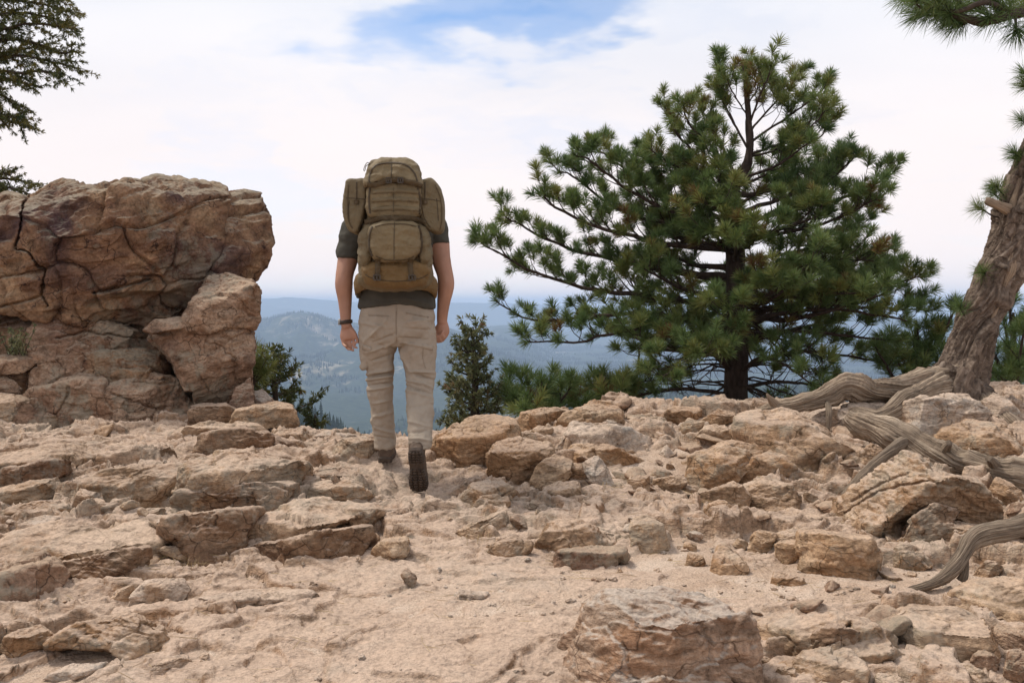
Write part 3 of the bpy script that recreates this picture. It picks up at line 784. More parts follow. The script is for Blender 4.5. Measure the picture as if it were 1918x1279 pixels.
 ('boulder', 'R', [(1140, 130), (1160, 80), (1230, 50), (1320, 30), (1410, 20), (1450, 60), (1400, 120), (1280, 150), (1200, 140)], 'pale', dict(T=0.5, sub=5, lip=0.4, seed=35), 'pale banded rock beneath the tree root'),
 ('rock', 'R', [(1282, 300), (1295, 225), (1375, 173), (1425, 192), (1400, 250), (1330, 320)], 'orange', dict(T=0.35, sub=5, lip=0.35, seed=36), 'orange wedge of rock behind the broken branch stub'),
 ('boulder', 'R', [(1250, 440), (1310, 370), (1400, 290), (1500, 215), (1545, 235), (1600, 280), (1730, 305), (1810, 390), (1800, 470), (1700, 500), (1570, 560), (1430, 560), (1370, 500)], 'tan', dict(T=0.85, sub=6, lip=None, seed=37, p=60, nfront=1, rough=1.25, center=(1540, 400), planes=[((-0.75, 0.75, -0.7), 0.30), ((-0.2, 0.85, -0.6), 0.29), ((0.45, -0.55, -0.9), 0.25)],
   cracks=[([(1330, 390), (1430, 320), (1520, 280)], 0.006, 0.02), ([(1310, 430), (1420, 350), (1560, 310), (1700, 330)], 0.006, 0.025)], clefts=[((1590, 470), (130, 55), 0.10)]),
  'big striated boulder with a shaded hollow under the thick log'),
 ('boulder', 'R', [(1125, 640), (1130, 490), (1240, 490), (1360, 500), (1398, 560), (1372, 628), (1200, 668)], 'orange', dict(T=0.42, sub=5, lip=0.06, seed=38), 'square upright tan block beside the dirt path'),
 ('rock', 'R', [(1045, 590), (1043, 532), (1075, 508), (1130, 515), (1140, 580), (1090, 600)], 'orange', dict(T=0.25, sub=5, lip=0.2, seed=39), 'small cubic block touching the square upright block'),
 ('rock', 'R', [(815, 645), (825, 570), (850, 528), (900, 560), (935, 590), (955, 630), (870, 652)], 'orange', dict(T=0.3, sub=5, lip=0.6, seed=40), 'pointed tan stone on the path left of the cubic block'),
 ('rock', 'R', [(545, 540), (520, 470), (530, 445), (585, 428), (640, 458), (668, 525), (605, 560)], 'orange', dict(T=0.3, sub=5, lip=0.3, seed=41), 'yellowish tilted stone in the middle of the path'),
 ('flat_rock', 'R', [(140, 570), (250, 460), (310, 441), (400, 468), (500, 488), (550, 532), (470, 560), (300, 575)], 'tan', dict(T=0.45, sub=5, lip=0.35, seed=42), 'wedge-shaped slab left of the yellowish stone'),
 ('flat_rock', 'R', [(190, 615), (280, 553), (400, 533), (500, 538), (522, 572), (420, 610), (300, 625)], 'redpale', dict(T=0.3, sub=5, lip=0.3, seed=43), 'low pinkish slab below the wedge-shaped slab'),
 # --- foreground
 ('boulder', 'R', [(240, 1060), (290, 930), (355, 820), (378, 760), (440, 722), (560, 700), (700, 693), (770, 715), (900, 780), (940, 800), (955, 900), (955, 1060), (800, 1120), (500, 1120)], 'grey', dict(T=0.60, sub=6, lip=0.30, seed=44, chips=9, rough=0.9, nfront=2, planes=[((0.55, -0.05, -0.85), 0.255), ((-0.75, 0.10, -0.75), 0.27), ((-0.15, 0.1, -1), 0.27)]), 'big grey-topped boulder with rust-red side at the bottom of the picture'),
 ('boulder', 'R', [(945, 930), (960, 870), (1000, 820), (1180, 780), (1250, 768), (1320, 798), (1420, 830), (1485, 900), (1475, 980), (1350, 990), (1100, 960)], 'tan', dict(T=0.5, sub=5, lip=0.3, seed=45, cracks=[([(1320, 800), (1260, 850), (1180, 900)], 0.008, 0.05)]), 'cracked low tan boulder right of the grey-topped one'),
 ('rock', 'R', [(1100, 1040), (1110, 960), (1140, 915), (1290, 893), (1342, 940), (1365, 1010), (1250, 1060)], 'tan', dict(T=0.35, sub=5, lip=0.5, seed=46), 'rounded pinkish stone in front of the cracked low boulder'),
 ('boulder', 'R', [(1415, 860), (1430, 805), (1500, 760), (1680, 743), (1762, 760), (1805, 890), (1720, 940), (1560, 960), (1480, 920)], 'tan', dict(T=0.5, sub=5, lip=0.35, seed=47), 'broad tan boulder at lower right between two lower rocks'),
 ('boulder', 'R', [(1670, 760), (1690, 715), (1740, 678), (1850, 653), (1960, 660), (1980, 880), (1820, 880), (1790, 800)], 'orange', dict(T=0.5, sub=5, lip=0.5, seed=48), 'yellowish smooth boulder at the right picture edge below the bare root'),
]
for k, (nm, vw, pts, mt, kw, lab) in enumerate(BIG):
    o = make_rock(nm, vw, pts, mt, **kw)
    tag(o, lab, 'boulder' if nm == 'boulder' else 'rock')

# stones of the bedrock: parts of the ground
SMALL = [
 ('L', [(445, 225), (500, 180), (630, 153), (658, 185), (645, 220), (560, 228)], 'brown'), ('L', [(335, 220), (390, 180), (490, 168), (455, 215), (420, 240)], 'tan'),
 ('L', [(1140, 345), (1170, 290), (1300, 276), (1352, 300), (1425, 350), (1412, 370), (1290, 360)], 'tan'), ('L', [(1160, 285), (1180, 240), (1280, 236), (1352, 262), (1358, 305), (1250, 295)], 'brown'),
 ('L', [(310, 320), (350, 240), (470, 232), (600, 228), (680, 240), (695, 285), (640, 345), (560, 375), (420, 355)], 'tan'), ('L', [(250, 405), (300, 310), (380, 330), (388, 388), (310, 405)], 'pale'),
 ('L', [(465, 755), (510, 690), (560, 650), (680, 658), (705, 700), (655, 750)], 'pale'), ('L', [(395, 725), (440, 690), (505, 668), (485, 735)], 'tan'),
 ('L', [(190, 870), (300, 805), (480, 788), (600, 850), (690, 940), (560, 970), (400, 900)], 'tan'),
 ('L', [(630, 130), (700, 70), (830, 62), (960, 80), (1015, 112), (860, 125)], 'tan'), ('L', [(310, 130), (370, 88), (442, 95), (435, 125)], 'tan'), ('L', [(515, 135), (570, 98), (595, 132)], 'brown'),
 ('L', [(1230, 170), (1280, 120), (1400, 130), (1420, 180), (1330, 200)], 'tan'), ('L', [(980, 130), (1040, 90), (1150, 85), (1170, 120), (1080, 140)], 'tan'), ('L', [(1150, 130), (1200, 95), (1330, 110), (1400, 150), (1250, 150)], 'pale'),
 ('L', [(1680, 370), (1760, 300), (1860, 280), (1930, 310), (1860, 340), (1760, 400)], 'tan'),
 ('L', [(1740, 420), (1790, 345), (1900, 340), (1910, 370), (1840, 400)], 'orange'), ('L', [(1670, 510), (1700, 460), (1830, 420), (1900, 390), (1910, 430), (1800, 500)], 'tan'),
 ('L', [(-20, 500), (60, 440), (150, 420), (240, 440), (120, 470), (30, 520)], 'pale'), ('L', [(470, 440), (520, 385), (620, 390), (600, 430), (510, 450)], 'tan'), ('L', [(590, 530), (700, 520), (760, 570), (700, 575)], 'tan'),
 ('L', [(0, 470), (20, 390), (120, 360), (230, 370), (270, 420), (140, 430)], 'tan'), ('L', [(280, 430), (330, 395), (430, 410), (420, 460), (320, 470)], 'pale'),
 ('L', [(690, 745), (760, 700), (900, 690), (1100, 700), (1180, 730), (1000, 760), (800, 770)], 'pale'), ('L', [(560, 985), (620, 940), (700, 945), (720, 990), (640, 1010)], 'pale'), ('L', [(180, 1000), (260, 965), (420, 975), (400, 1010), (260, 1020)], 'pale'),
 ('L', [(1060, 945), (1075, 920), (1110, 918), (1130, 940), (1100, 955)], 'pale'), ('L', [(0, 900), (40, 840), (150, 830), (200, 880), (120, 940)], 'tan'), ('L', [(760, 790), (820, 760), (880, 770), (900, 795), (820, 805)], 'tan'),
 ('L', [(1500, 630), (1520, 605), (1560, 640), (1540, 680)], 'brown'), ('L', [(1660, 730), (1720, 690), (1830, 700), (1780, 740)], 'pale'), ('L', [(1780, 560), (1830, 510), (1910, 490), (1960, 520), (1900, 560)], 'tan'),
 ('R', [(100, 115), (150, 65), (260, 43), (312, 55), (245, 115)], 'orange'), ('R', [(225, 125), (290, 70), (390, 22), (460, 22), (498, 60), (495, 100), (350, 110)], 'orange'), ('R', [(610, 95), (680, 40), (775, 38), (780, 75), (700, 95)], 'orange'),
 ('R', [(775, 95), (840, 53), (895, 58), (905, 90), (820, 115)], 'orange'), ('R', [(555, 125), (600, 80), (650, 78), (665, 118), (610, 140)], 'orange'), ('R', [(700, 120), (730, 85), (792, 88), (785, 140), (720, 148)], 'orange'),
 ('R', [(495, 100), (520, 72), (600, 68), (625, 95), (560, 110)], 'orange'), ('R', [(500, 130), (530, 90), (565, 95), (560, 135)], 'tan'),
 ('R', [(235, 195), (330, 98), (520, 128), (605, 150), (565, 205), (330, 210)], 'pale'), ('R', [(270, 225), (330, 178), (430, 178), (540, 213), (592, 242), (400, 250), (300, 245)], 'orange'), ('R', [(165, 150), (200, 108), (255, 118), (250, 160), (190, 170)], 'tan'),
 ('R', [(305, 310), (325, 245), (372, 238), (388, 285), (372, 318)], 'orange'), ('R', [(360, 245), (410, 218), (442, 250), (482, 335), (470, 360), (420, 350)], 'pale'), ('R', [(485, 375), (530, 290), (600, 278), (595, 345), (560, 375)], 'tan'),
 ('R', [(595, 350), (610, 300), (722, 278), (725, 315), (640, 352)], 'tan'), ('R', [(205, 390), (225, 330), (270, 303), (340, 308), (392, 385), (350, 408), (230, 400)], 'tan'), ('R', [(-40, 370), (0, 308), (60, 298), (152, 355), (90, 372)], 'tan'),
 ('R', [(735, 160), (790, 113), (860, 103), (885, 150), (800, 170)], 'tan'), ('R', [(1580, 560), (1660, 458), (1760, 448), (1835, 480), (1745, 575)], 'tan'), ('R', [(1425, 590), (1480, 523), (1540, 538), (1595, 595), (1490, 620)], 'tan'),
 ('R', [(945, 560), (950, 510), (982, 473), (1042, 490), (1010, 560)], 'orange'), ('R', [(715, 610), (735, 558), (782, 568), (795, 592), (762, 612)], 'orange'), ('R', [(295, 450), (390, 398), (445, 452), (360, 465)], 'tan'),
 ('R', [(695, 420), (760, 350), (900, 308), (945, 350), (935, 405), (800, 412)], 'tan'), ('R', [(785, 470), (800, 390), (850, 368), (915, 412), (885, 460)], 'orange'), ('R', [(900, 445), (920, 408), (978, 445), (972, 465), (930, 462)], 'grey'),
 ('R', [(925, 400), (930, 320), (1000, 293), (1092, 318), (1135, 362), (1080, 400)], 'tan'), ('R', [(970, 490), (1030, 428), (1100, 408), (1272, 440), (1150, 482)], 'tan'), ('R', [(1015, 680), (1040, 628), (1132, 638), (1152, 672), (1060, 698)], 'tan'),
 ('R', [(462, 648), (490, 608), (525, 645)], 'tan'), ('R', [(360, 688), (400, 643), (442, 648), (438, 690)], 'redpale'), ('R', [(1630, 1050), (1650, 968), (1720, 948), (1815, 1000), (1790, 1060)], 'tan'),
 ('R', [(1700, 980), (1760, 898), (1825, 918), (1810, 970)], 'redpale'), ('R', [(1840, 990), (1870, 913), (1940, 918), (1950, 1020)], 'redpale'), ('R', [(1730, 635), (1790, 578), (1845, 600), (1800, 640)], 'tan'),
 ('R', [(1740, 590), (1830, 488), (1950, 498), (1960, 600)], 'tan'), ('R', [(-20, 430), (0, 358), (60, 353), (102, 372), (70, 410)], 'orange'), ('R', [(-20, 575), (60, 508), (140, 498), (152, 545), (80, 580)], 'tan'),
 ('R', [(20, 490), (90, 438), (165, 480), (80, 502)], 'tan'), ('R', [(155, 418), (180, 373), (222, 368), (243, 415)], 'redpale'), ('R', [(235, 412), (290, 373), (352, 400), (300, 428)], 'tan'),
 ('R', [(715, 545), (720, 520), (760, 522), (765, 548)], 'orange'), ('R', [(720, 500), (750, 475), (785, 492), (770, 515)], 'grey'), ('R', [(925, 480), (945, 455), (975, 462), (965, 485)], 'redpale'), ('R', [(1800, 350), (1830, 290), (1900, 330), (1920, 400), (1850, 400)], 'orange'),
 ('R', [(1000, 560), (1030, 500), (1100, 470), (1150, 490), (1110, 530), (1040, 560)], 'tan'), ('R', [(890, 530), (910, 505), (945, 520), (930, 540)], 'tan'), ('R', [(1490, 650), (1510, 620), (1540, 630), (1530, 655)], 'pale'),
 ('R', [(700, 330), (720, 318), (770, 322), (760, 345)], 'tan'), ('R', [(1080, 760), (1100, 735), (1140, 740), (1130, 765)], 'tan'), ('R', [(960, 745), (972, 735), (985, 742), (975, 752)], 'brown'), ('R', [(1030, 1000), (1060, 955), (1110, 965), (1110, 1030)], 'tan'),
 ('R', [(960, 940), (980, 915), (1020, 925), (1030, 960), (980, 965)], 'tan'), ('R', [(1380, 1050), (1400, 990), (1470, 985), (1520, 1030), (1480, 1080)], 'tan'), ('R', [(1800, 880), (1830, 820), (1918, 830), (1960, 900), (1860, 910)], 'redpale'),
]
SHADED_FACES = [  # broken brown fronts under the slab tops; shade is put into their dark colour
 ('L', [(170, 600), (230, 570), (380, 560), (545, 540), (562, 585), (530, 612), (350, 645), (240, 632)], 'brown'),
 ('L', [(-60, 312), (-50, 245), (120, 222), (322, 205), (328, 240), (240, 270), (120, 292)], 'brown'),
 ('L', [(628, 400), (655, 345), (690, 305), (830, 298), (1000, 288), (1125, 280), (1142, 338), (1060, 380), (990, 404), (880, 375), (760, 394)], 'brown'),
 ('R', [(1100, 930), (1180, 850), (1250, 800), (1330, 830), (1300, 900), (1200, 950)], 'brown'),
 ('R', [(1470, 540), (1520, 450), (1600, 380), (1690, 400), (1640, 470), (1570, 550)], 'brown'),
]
for k, (vw, pts, mt) in enumerate(SHADED_FACES):
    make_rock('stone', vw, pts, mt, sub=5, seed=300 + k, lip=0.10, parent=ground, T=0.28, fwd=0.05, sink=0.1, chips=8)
for k, (vw, pts, mt) in enumerate(SMALL):
    a = np.array(pts, float); area = np.ptp(a[:, 0]) * np.ptp(a[:, 1])
    flat = np.ptp(a[:, 0]) > 2.4 * np.ptp(a[:, 1])
    make_rock('stone', vw, pts, mt, sub=5 if area > 3500 else 4, seed=100 + k, lip=0.5 if flat else 0.36, parent=ground, p=60)
# ------------------------------------------------------------------ hills, far forest, haze
def ptab(t):
    a = np.array(t, float); return a[:, 0], a[:, 1]
RIDGES = [  # distance, front run-out, back run-out, skyline (photo column, row)
 (950, 520, 380, [(-2500, 640), (-400, 690), (300, 720), (480, 745), (590, 780), (700, 826), (760, 862), (840, 930), (1000, 1000), (3500, 1000)]),
 (1900, 700, 700, [(-2500, 1000), (640, 900), (720, 830), (800, 792), (860, 758), (930, 742), (1100, 735), (1500, 720), (3500, 650)]),
 (5600, 3300, 1500, [(-2500, 585), (0, 600), (300, 604), (480, 600), (520, 594), (562, 585), (600, 592), (640, 602), (700, 608), (800, 616), (840, 612), (880, 628), (1000, 650), (1100, 690), (1300, 720), (3500, 700)]),
 (7000, 3600, 2000, [(-2500, 640), (700, 640), (820, 640), (880, 622), (920, 612), (955, 611), (1000, 630), (1060, 655), (1130, 662), (1180, 690), (1300, 730), (3500, 690)]),
 (9300, 4000, 3000, [(-2500, 590), (500, 610), (900, 618), (1050, 622), (1180, 628), (1300, 610), (1500, 602), (1650, 597), (1750, 600), (3500, 600)]),
 (13000, 3000, 5000, [(-2500, 566), (300, 563), (480, 560), (545, 556), (600, 561), (660, 566), (960, 568), (1100, 575), (1400, 588), (1750, 592), (3500, 580)]),
]
_fr = ([0, 14, 25, 60, 120, 400, 900, 1500, 2300, 4200, 8000, 14000, 22000], [-4, -5, -14, -40, -75, -190, -285, -320, -330, -325, -330, -330, -330])

def hills_z(x, y):
    r = np.hypot(x, y); px = CX + F * x / np.maximum(y, 1.0)
    z = np.interp(r, *_fr)
    P3 = np.stack([x, y, x * 0], 1)
    for k, (D0, fr, bk, tb) in enumerate(RIDGES):
        dd = D0 * (1 + 0.10 * perlin(np.stack([px / 500, px * 0 + k * 7.7, px * 0], 1)))
        a, b = ptab(tb)
        top = CZ - (np.interp(px, a, b) - HOR) / F * dd
        fl = -330.0 if k > 0 else -300.0
        t = np.where(y < dd, (dd - y) / fr, (y - dd) / bk)
        t = np.clip(t, 0, 1)
        prof = 1 - t * (1 + 0.35 * np.sin(np.pi * t) * 0)
        spur = 1 + 0.8 * np.clip(t * 4, 0, 1) * np.clip((1 - t) * 3, 0, 1) * fbm(P3 / (D0 * 0.09) + k * 3, 4, 0.5)
        zz = fl + (top - fl) * np.clip(prof ** 1.15 * spur, 0, 1.0)
        z = np.maximum(z, np.where(top > fl, zz, -1e3))
    n = fbm(P3 / 90.0, 3) * np.clip(r / 1500, 0, 1) * 7
    return z + n

rr_ = np.concatenate([np.geomspace(18, 700, 40), np.geomspace(720, 21000, 400)])
pxs = np.concatenate([np.linspace(-2600, 300, 90), np.linspace(310, 1800, 400), np.linspace(1830, 4400, 80)])
tt = (pxs - CX) / F
HX = (rr_[:, None] * tt[None, :]).ravel(); HY = np.repeat(rr_, len(tt))
HZ = hills_z(HX, HY)
m_, n_ = len(rr_), len(tt)
i = np.arange(m_ - 1)[:, None]; j = np.arange(n_ - 1)[None, :]
fq = np.stack([i * n_ + j, i * n_ + j + 1, (i + 1) * n_ + j + 1, (i + 1) * n_ + j], -1).reshape(-1, 4)
hme = mesh_np('hills', np.stack([HX, HY, HZ], 1), fq)
m, n, l, b = new_mat('forested_mountain')
g = nd(n, 'ShaderNodeNewGeometry'); pos = g.outputs['Position']
f1 = noise(n, l, pos, 0.0011, 6, 0.62, 0.3)
f2 = noise(n, l, pos, 0.012, 4, 0.7)
f3 = noise(n, l, pos, 0.05, 2, 0.7)
k1 = math_n(n, l, 'ADD', f1, math_n(n, l, 'MULTIPLY', math_n(n, l, 'SUBTRACT', f2, 0.5), 0.55))
rk = ramp(n, [(0.60, 0.0), (0.70, 1.0)]); l.new(k1, rk.inputs[0])
rf = ramp(n, [(0.35, (0.020, 0.030, 0.018)), (0.65, (0.05, 0.065, 0.035))]); l.new(f3, rf.inputs[0])
rm_ = ramp(n, [(0.35, (0.15, 0.135, 0.085)), (0.6, (0.30, 0.255, 0.185))]); l.new(f2, rm_.inputs[0])
l.new(mixc(n, l, rk.outputs[0], rf.outputs[0], rm_.outputs[0]), b.inputs['Base Color'])
b.inputs['Roughness'].default_value = 1.0; b.inputs['Specular IOR Level'].default_value = 0.0
hills = new_obj('hills', hme, m); tag(hills, kind='structure')

# conifers on the nearer slopes: a far-off wood that reads as one mass
fm, n, l, b = new_mat('far_conifer')
g = nd(n, 'ShaderNodeNewGeometry')
f = noise(n, l, g.outputs['Position'], 0.06, 2)
r = ramp(n, [(0.3, (0.018, 0.030, 0.014)), (0.7, (0.040, 0.056, 0.022))]); l.new(f, r.inputs[0]); l.new(r.outputs[0], b.inputs['Base Color'])
b.inputs['Roughness'].default_value = 1.0; b.inputs['Specular IOR Level'].default_value = 0.0

def conifers(name, xs, ys, hs, sides, tiers, label=None):
    zs = hills_z(xs, ys); N = len(xs)
    V = []; Fc = []
    th = np.arange(sides) / sides * 2 * np.pi
    per = tiers * (sides + 1)
    rnd = rng.uniform(0.8, 1.2, N); ph = rng.uniform(0, 6.28, N)
    vs = np.zeros((N, per, 3)); fs = []
    for t in range(tiers):
        z0 = 0.02 + 0.8 * t / tiers; z1 = 1.0 if t == tiers - 1 else min(1.0, z0 + 1.5 / tiers * 0.8)
        rad = 0.20 * (1 - 0.85 * t / max(tiers, 1))
        o = t * (sides + 1)
        jr = rng.uniform(0.7, 1.25, (N, sides))
        vs[:, o:o + sides, 0] = xs[:, None] + (rad * hs * rnd)[:, None] * jr * np.cos(th[None] + ph[:, None])
        vs[:, o:o + sides, 1] = ys[:, None] + (rad * hs * rnd)[:, None] * jr * np.sin(th[None] + ph[:, None])
        vs[:, o:o + sides, 2] = (zs + hs * z0)[:, None]
        vs[:, o + sides, 0] = xs; vs[:, o + sides, 1] = ys; vs[:, o + sides, 2] = zs + hs * z1
        for q in range(sides): fs.append((o + q, o + (q + 1) % sides, o + sides))
    fs = np.array(fs)
    f = (np.arange(N)[:, None, None] * per + fs[None]).reshape(-1, 3)
    me = mesh_np(name, vs.reshape(-1, 3), f, False)
    return tag(new_obj(name, me, fm), label, None, kind='stuff')

def scatter(N, px0, px1, d0, d1, thr, sc):
    d = np.sqrt(rng.uniform(d0 ** 2, d1 ** 2, N)); px = rng.uniform(px0, px1, N)
    x = (px - CX) / F * d
    q = fbm(np.stack([x, d, x * 0], 1) / sc, 3)
    k = q > thr
    return x[k], d[k]
xs, ys2 = scatter(7000, 330, 900, 560, 1250, -0.6, 200)
conifers('forest', xs, ys2, rng.uniform(7, 14, len(xs)), 7, 4)['label'] = 'dark conifer wood on the near slope left of the legs'
xs, ys2 = scatter(9000, 620, 1900, 1300, 2300, -0.3, 250)
conifers('forest', xs, ys2, rng.uniform(8, 15, len(xs)), 5, 2)['label'] = 'blue-dark conifer wood on the slope behind the juniper'
xs, ys2 = scatter(60000, 420, 1800, 3300, 7000, 0.0, 420)
conifers('forest', xs, ys2, rng.uniform(10, 18, len(xs)), 4, 1)['label'] = 'hazy scattered conifers over the far mountain slopes'

# hazy air
hv, hf = box_arrays((0, 10000, -140), (24000, 13000, 235))
hz = new_obj('haze', mesh_np('haze', hv, hf, False))
m = bpy.data.materials.new('hazy_air'); m.use_nodes = True
n, l = m.node_tree.nodes, m.node_tree.links
n.clear()
o_ = nd(n, 'ShaderNodeOutputMaterial'); pv = nd(n, 'ShaderNodeVolumePrincipled')
pv.inputs['Color'].default_value = (0.58, 0.74, 1.0, 1)
pv.inputs['Density'].default_value = 0.000135
pv.inputs['Anisotropy'].default_value = 0.0
l.new(pv.outputs[0], o_.inputs['Volume'])
hz.data.materials.append(m)
tag(hz, kind='stuff')
# ------------------------------------------------------------------ trees
def wood_material(name, c_dark, c_mid, c_lite, stretch=(30, 30, 4), bump=0.01):
    m, n, l, b = new_mat(name)
    g = nd(n, 'ShaderNodeTexCoord')
    at = nd(n, 'ShaderNodeAttribute', attribute_name='along'); ar = nd(n, 'ShaderNodeAttribute', attribute_name='around')
    cv = nd(n, 'ShaderNodeCombineXYZ'); l.new(ar.outputs['Fac'], cv.inputs[0]); l.new(at.outputs['Fac'], cv.inputs[1])
    mp = nd(n, 'ShaderNodeMapping'); mp.inputs['Scale'].default_value = stretch; l.new(cv.outputs[0], mp.inputs[0])
    f1 = noise(n, l, mp.outputs[0], 1.0, 6, 0.65, 0.6)
    f2 = noise(n, l, g.outputs['Object'], 4.0, 4, 0.6)
    r = ramp(n, [(0.30, c_dark), (0.5, c_mid), (0.70, c_lite)]); l.new(f1, r.inputs[0])
    r2 = ramp(n, [(0.35, 0.72), (0.65, 1.2)]); l.new(f2, r2.inputs[0])
    l.new(mixc(n, l, 1.0, r.outputs[0], r2.outputs[0], 'MULTIPLY'), b.inputs['Base Color'])
    f3 = noise(n, l, g.outputs['Object'], 70, 3, 0.6)
    bump_chain(n, l, b, [(f1, 1.0, bump), (f3, 0.4, bump * 0.3)])
    b.inputs['Roughness'].default_value = 0.9
    return m
M['grey_wood'] = wood_material('weathered_grey_wood', (0.062, 0.043, 0.030), (0.30, 0.222, 0.155), (0.52, 0.415, 0.31), (26, 4, 1), 0.02)
M['old_bark'] = wood_material('old_pine_bark', (0.040, 0.028, 0.021), (0.155, 0.110, 0.080), (0.29, 0.225, 0.172), (14, 16, 1), 0.022)
M['dead_wood'] = wood_material('bare_pale_wood', (0.11, 0.075, 0.05), (0.26, 0.185, 0.125), (0.40, 0.31, 0.22), (16, 5, 1), 0.008)
M['pine_bark'] = simple_mat('pine_bark', (0.058, 0.040, 0.031), 0.5, 26, 0.95, 0.8, 0.008, (1, 1, 0.35))
M['twig_bark'] = simple_mat('twig_bark', (0.055, 0.040, 0.030), 0.4, 40, 0.95, 0.2, 0.002)

def leaf_material(name, c0, c1, c2, brown):
    m, n, l, b = new_mat(name)
    at = nd(n, 'ShaderNodeAttribute', attribute_name='tint')
    r = ramp(n, [(0.0, c0), (0.45, c1), (0.88, c2), (1.0, brown)]); l.new(at.outputs['Fac'], r.inputs[0])
    l.new(r.outputs[0], b.inputs['Base Color'])
    b.inputs['Roughness'].default_value = 0.5; b.inputs['Specular IOR Level'].default_value = 0.3
    tr = nd(n, 'ShaderNodeBsdfTranslucent'); l.new(r.outputs[0], tr.inputs['Color'])
    mx = nd(n, 'ShaderNodeMixShader'); mx.inputs[0].default_value = 0.28
    l.new(b.outputs[0], mx.inputs[1]); l.new(tr.outputs[0], mx.inputs[2])
    l.new(mx.outputs[0], n['Material Output'].inputs['Surface'])
    return m
M['needle'] = leaf_material('pine_needle', (0.066, 0.112, 0.040), (0.128, 0.186, 0.060), (0.235, 0.235, 0.066), (0.16, 0.085, 0.035))
M['fir'] = leaf_material('fir_needle', (0.034, 0.050, 0.016), (0.085, 0.092, 0.024), (0.19, 0.160, 0.036), (0.12, 0.075, 0.03))
M['juniper'] = leaf_material('juniper_scale_leaf', (0.080, 0.100, 0.045), (0.138, 0.155, 0.070), (0.23, 0.21, 0.10), (0.20, 0.12, 0.06))

def unit(a): return a / (np.linalg.norm(a, axis=-1, keepdims=True) + 1e-12)

def needles(pos, axis, length, n, width, tint, r, a0=0.15, a1=1.65, shoot=0.07, gravity=0.0):
    """pos, axis (N,3): N tufts of n needles each -> triangles"""
    N = len(pos)
    axis = unit(np.asarray(axis)); pos = np.asarray(pos)
    t = unit(np.cross(axis, r.normal(size=(N, 3))))
    s = np.cross(axis, t)
    al = a0 + (a1 - a0) * r.random((N, n)) ** 0.8; ph = r.uniform(0, 2 * np.pi, (N, n))
    d = axis[:, None] * np.cos(al)[..., None] + (t[:, None] * np.cos(ph)[..., None] + s[:, None] * np.sin(ph)[..., None]) * np.sin(al)[..., None]
    d[..., 2] -= gravity; d = unit(d)
    L = np.asarray(length)[:, None] * r.uniform(0.72, 1.1, (N, n))
    base = pos[:, None] - axis[:, None] * (r.random((N, n)) * shoot)[..., None] * (al / a1)[..., None]
    side = unit(np.cross(d, r.normal(size=(N, n, 3)))) * (np.broadcast_to(width, (N,))[:, None, None] * 0.5)
    mid = base + d * (L * 0.55)[..., None]
    tip = base + d * L[..., None]; tip[..., 2] -= 0.06 * L
    v = np.stack([base - side * 0.8, base + side * 0.8, mid + side, mid - side, tip], 2).reshape(-1, 3)
    k = np.arange(N * n)[:, None] * 5
    f = np.concatenate([k + np.array([[0, 1, 2]]), k + np.array([[0, 2, 3]]), k + np.array([[3, 2, 4]])])
    tn = np.repeat(np.clip(np.repeat(np.asarray(tint), n) + r.normal(0, 0.10, N * n), 0, 1), 5)
    return v, f, tn

class Tree:
    def __init__(self, seed): self.r = np.random.default_rng(seed); self.wood = Soup(); self.tp = []; self.ta = []; self.tt = []; self.tl = []
    def branch(self, pts, r0, r1, m=14, sides=6, wig=0.02):
        pts = np.array([tuple(p) for p in pts], float)
        q = cr_interp(pts, m)
        L = np.linalg.norm(np.diff(q, axis=0), axis=1).sum()
        w = self.r.normal(size=(m, 3)) * wig * L * 0.25; w[0] = 0
        q = q + w
        rad = r0 + (r1 - r0) * np.linspace(0, 1, m) ** 0.8
        self.wood.add(*tube_arrays(q, rad, sides))
        return q, rad
    def tuft(self, p, a, l, tint): self.tp.append(p); self.ta.append(a); self.tl.append(l); self.tt.append(tint)

